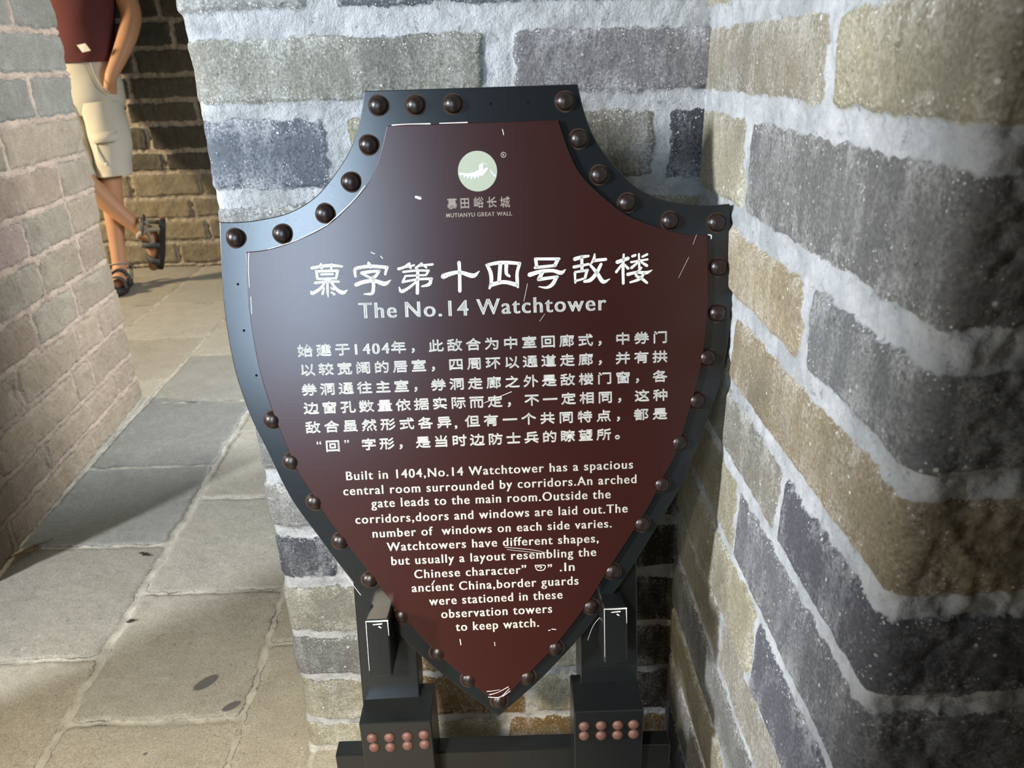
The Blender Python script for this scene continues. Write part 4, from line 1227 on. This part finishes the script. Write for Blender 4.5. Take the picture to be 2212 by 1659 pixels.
c2, cf2 = tube([(x, y, z, .0038) for x, y, z in crom([(-1.925, 3.825, .715), (-1.922, 3.81, .66), (-1.912, 3.80, .62), (-1.897, 3.798, .605), (-1.887, 3.80, .612), (-1.893, 3.797, .60), (-1.882, 3.80, .597)], 5)], 8)
Vc, Fc = join_pf([(cp, cf), (c2, cf2)])
obj('drawcord', mesh_pf(Vc, Fc), M['cord'], shorts, True)
# edge of the slanting front pocket and the lining showing inside it
pe = crom([(-1.915, 3.918, 1.052), (-1.905, 3.912, 1.0), (-1.885, 3.908, .955), (-1.856, 3.922, .918)], 6)
pv, pf_ = tube([(x, y, z, .0022) for x, y, z in pe], 8)
obj('pocket_edge', mesh_pf(pv, pf_), M['shorts'], shorts, True)
# flap pocket on the leg
bm = bmesh.new()
fl0 = crom([(-1.935, 3.832, .745), (-1.90, 3.812, .748), (-1.86, 3.82, .75), (-1.828, 3.85, .752)], 4)
top = [bm.verts.new(p) for p in fl0]
bot = [bm.verts.new((x + .002, y + .004 - .02, z - .045)) for x, y, z in fl0]
for i in range(len(fl0) - 1):
    bm.faces.new((top[i], top[i + 1], bot[i + 1], bot[i]))
fm = bm_mesh(bm)
o = obj('pocket_flap', fm, M['shorts'], shorts, True)
sm = o.modifiers.new('s', 'SOLIDIFY')
sm.thickness = .005


def sandal(origin, toe, up, label):
    """strapped sandal: sole, heel cup, ankle strap, instep straps"""
    y = Vector(toe).normalized()
    z = Vector(up)
    z = (z - y * z.dot(y)).normalized()
    x = y.cross(z)
    O_ = Vector(origin)

    def T(p):
        return O_ + x * p[0] + y * p[1] + z * p[2]
    root = bpy.data.objects.new('sandal', None)
    out = [(-.030, -.075), (-.036, -.03), (-.034, .02), (-.042, .08), (-.046, .125), (-.036, .165), (-.012, .185), (.016, .182), (.038, .155), (.044, .11), (.036, .05), (.032, 0), (.036, -.04), (.028, -.08), (0, -.094)]
    oc = crom(out + [out[0]], 3)[:-1]
    V, F = [], []
    N = len(oc)
    for zz, s in ((-.030, .97), (-.026, 1.0), (-.006, 1.0), (-.002, .97)):
        for a, b in oc:
            V.append(T((a * s, b * s, zz + .008 * max(0, (b - .1) / .09) ** 2)))
    for r in range(3):
        for k in range(N):
            F.append((r * N + k, r * N + (k + 1) % N, (r + 1) * N + (k + 1) % N, (r + 1) * N + k))
    F.append(tuple(range(N))[::-1])
    F.append(tuple(3 * N + k for k in range(N)))
    me = mesh_pf(V, F)
    so = obj('sandal', me, M['sandal'], person, True)
    tag(so, label)

    def strap(pts, w, mat, name='strap'):
        c = crom(pts, 5)
        V, F = [], []
        for i, p in enumerate(c):
            a = Vector(c[max(0, i - 1)])
            b = Vector(c[min(len(c) - 1, i + 1)])
            t = (b - a).normalized()
            nrm = Vector((p[0], 0, p[2] - .03))
            nrm = nrm.normalized() if nrm.length > 1e-4 else Vector((0, 0, 1))
            s = t.cross(nrm).normalized() * w / 2
            P = Vector(p)
            for q in (P - s, P + s, P + s + nrm * .004, P - s + nrm * .004):
                V.append(T(q))
        for i in range(len(c) - 1):
            for k in range(4):
                F.append((i * 4 + k, i * 4 + (k + 1) % 4, (i + 1) * 4 + (k + 1) % 4, (i + 1) * 4 + k))
        F.append((3, 2, 1, 0))
        F.append(tuple((len(c) - 1) * 4 + k for k in range(4)))
        obj(name, mesh_pf(V, F), mat, so, True)
    strap([(-.044, .125, -.006), (-.040, .122, .03), (-.014, .12, .050), (.016, .12, .047), (.040, .115, .022), (.044, .11, -.006)], .032, M['strap'])
    strap([(-.040, .03, -.006), (-.042, .035, .03), (-.026, .045, .066), (.004, .05, .074), (.030, .04, .052), (.038, .03, .02), (.036, .03, -.006)], .030, M['strap'])
    strap([(-.032, -.055, -.004), (-.042, -.05, .05), (-.040, -.02, .085), (-.015, .015, .098), (.018, .012, .096), (.040, -.02, .085), (.040, -.05, .05), (.030, -.06, -.004)], .022, M['strap_light'])
    strap([(-.042, -.02, .075), (-.038, -.07, .072), (0, -.092, .070), (.038, -.07, .072), (.042, -.02, .075)], .026, M['strap'])
    strap([(-.040, .03, .025), (-.041, -.01, .035), (-.036, -.055, .065)], .016, M['strap_light'])
    strap([(.040, .03, .025), (.041, -.01, .035), (.036, -.055, .065)], .016, M['strap_light'])
    return so


sandal((-1.948, 3.815, .031), (.20, -.95, 0), (0, 0, 1), 'dark strapped sandal flat on the floor')
sandal((-1.745, 3.872, .245), (-.26, .20, -.85), (-1, -.35, .25), 'dark strapped sandal tipped on its toe')

# ------------------------------------------------------------------ litter on the floor
TW = [((-1.148, 1.452), (-1.085, 1.535)), ((-1.126, 1.440), (-1.092, 1.50)), ((-1.140, 1.475), (-1.098, 1.470)), ((-1.118, 1.515), (-1.088, 1.478)), ((-1.132, 1.463), (-1.104, 1.507)), ((-1.120, 1.470), (-1.085, 1.490))]
rng = random.Random(8)
for i, (p, q) in enumerate(TW):
    mid = ((p[0] + q[0]) / 2 + rng.uniform(-.006, .006), (p[1] + q[1]) / 2 + rng.uniform(-.006, .006))
    z = .0035 + .0018 * i
    pts = crom([(p[0], p[1], .0025, .0012), (mid[0], mid[1], z, .0015), (q[0], q[1], .0030, .0009)], 5)
    vv, ff = tube(pts, 6)
    me = mesh_pf(vv, ff)
    ctr = Vector((mid[0], mid[1], 0))
    me.transform(Matrix.Translation(-ctr))
    t = obj('twig', me, M['twig'], None, True)
    t.location = ctr
    tag(t, 'thin dry brown twig in the small heap at the foot of the left wall', 'twig', 'dry twigs at the foot of the left wall')


def scrap(x, y, lx, ly, ang, label):
    bm = bmesh.new()
    bmesh.ops.create_icosphere(bm, subdivisions=2, radius=1)
    for v in bm.verts:
        n = 1 + .35 * math.sin(5 * v.co.x + 3 * v.co.y + x * 50)
        v.co = Vector((v.co.x * lx * n, v.co.y * ly * n, v.co.z * .0018 + .0016 + .002 * v.co.x))
    me = bm_mesh(bm)
    o = obj('dry_scrap', me, M['scrap'], None, True)
    o.location = (x, y, 0)
    o.rotation_euler = (0, 0, ang)
    tag(o, label, 'scrap')


scrap(-.843, 1.464, .016, .004, -.7, 'dark curled dry scrap lying beside the middle floor joint, farther from the sign legs')
scrap(-.771, 1.236, .007, .004, .2, 'tiny black scrap lying on the pale middle floor joint')
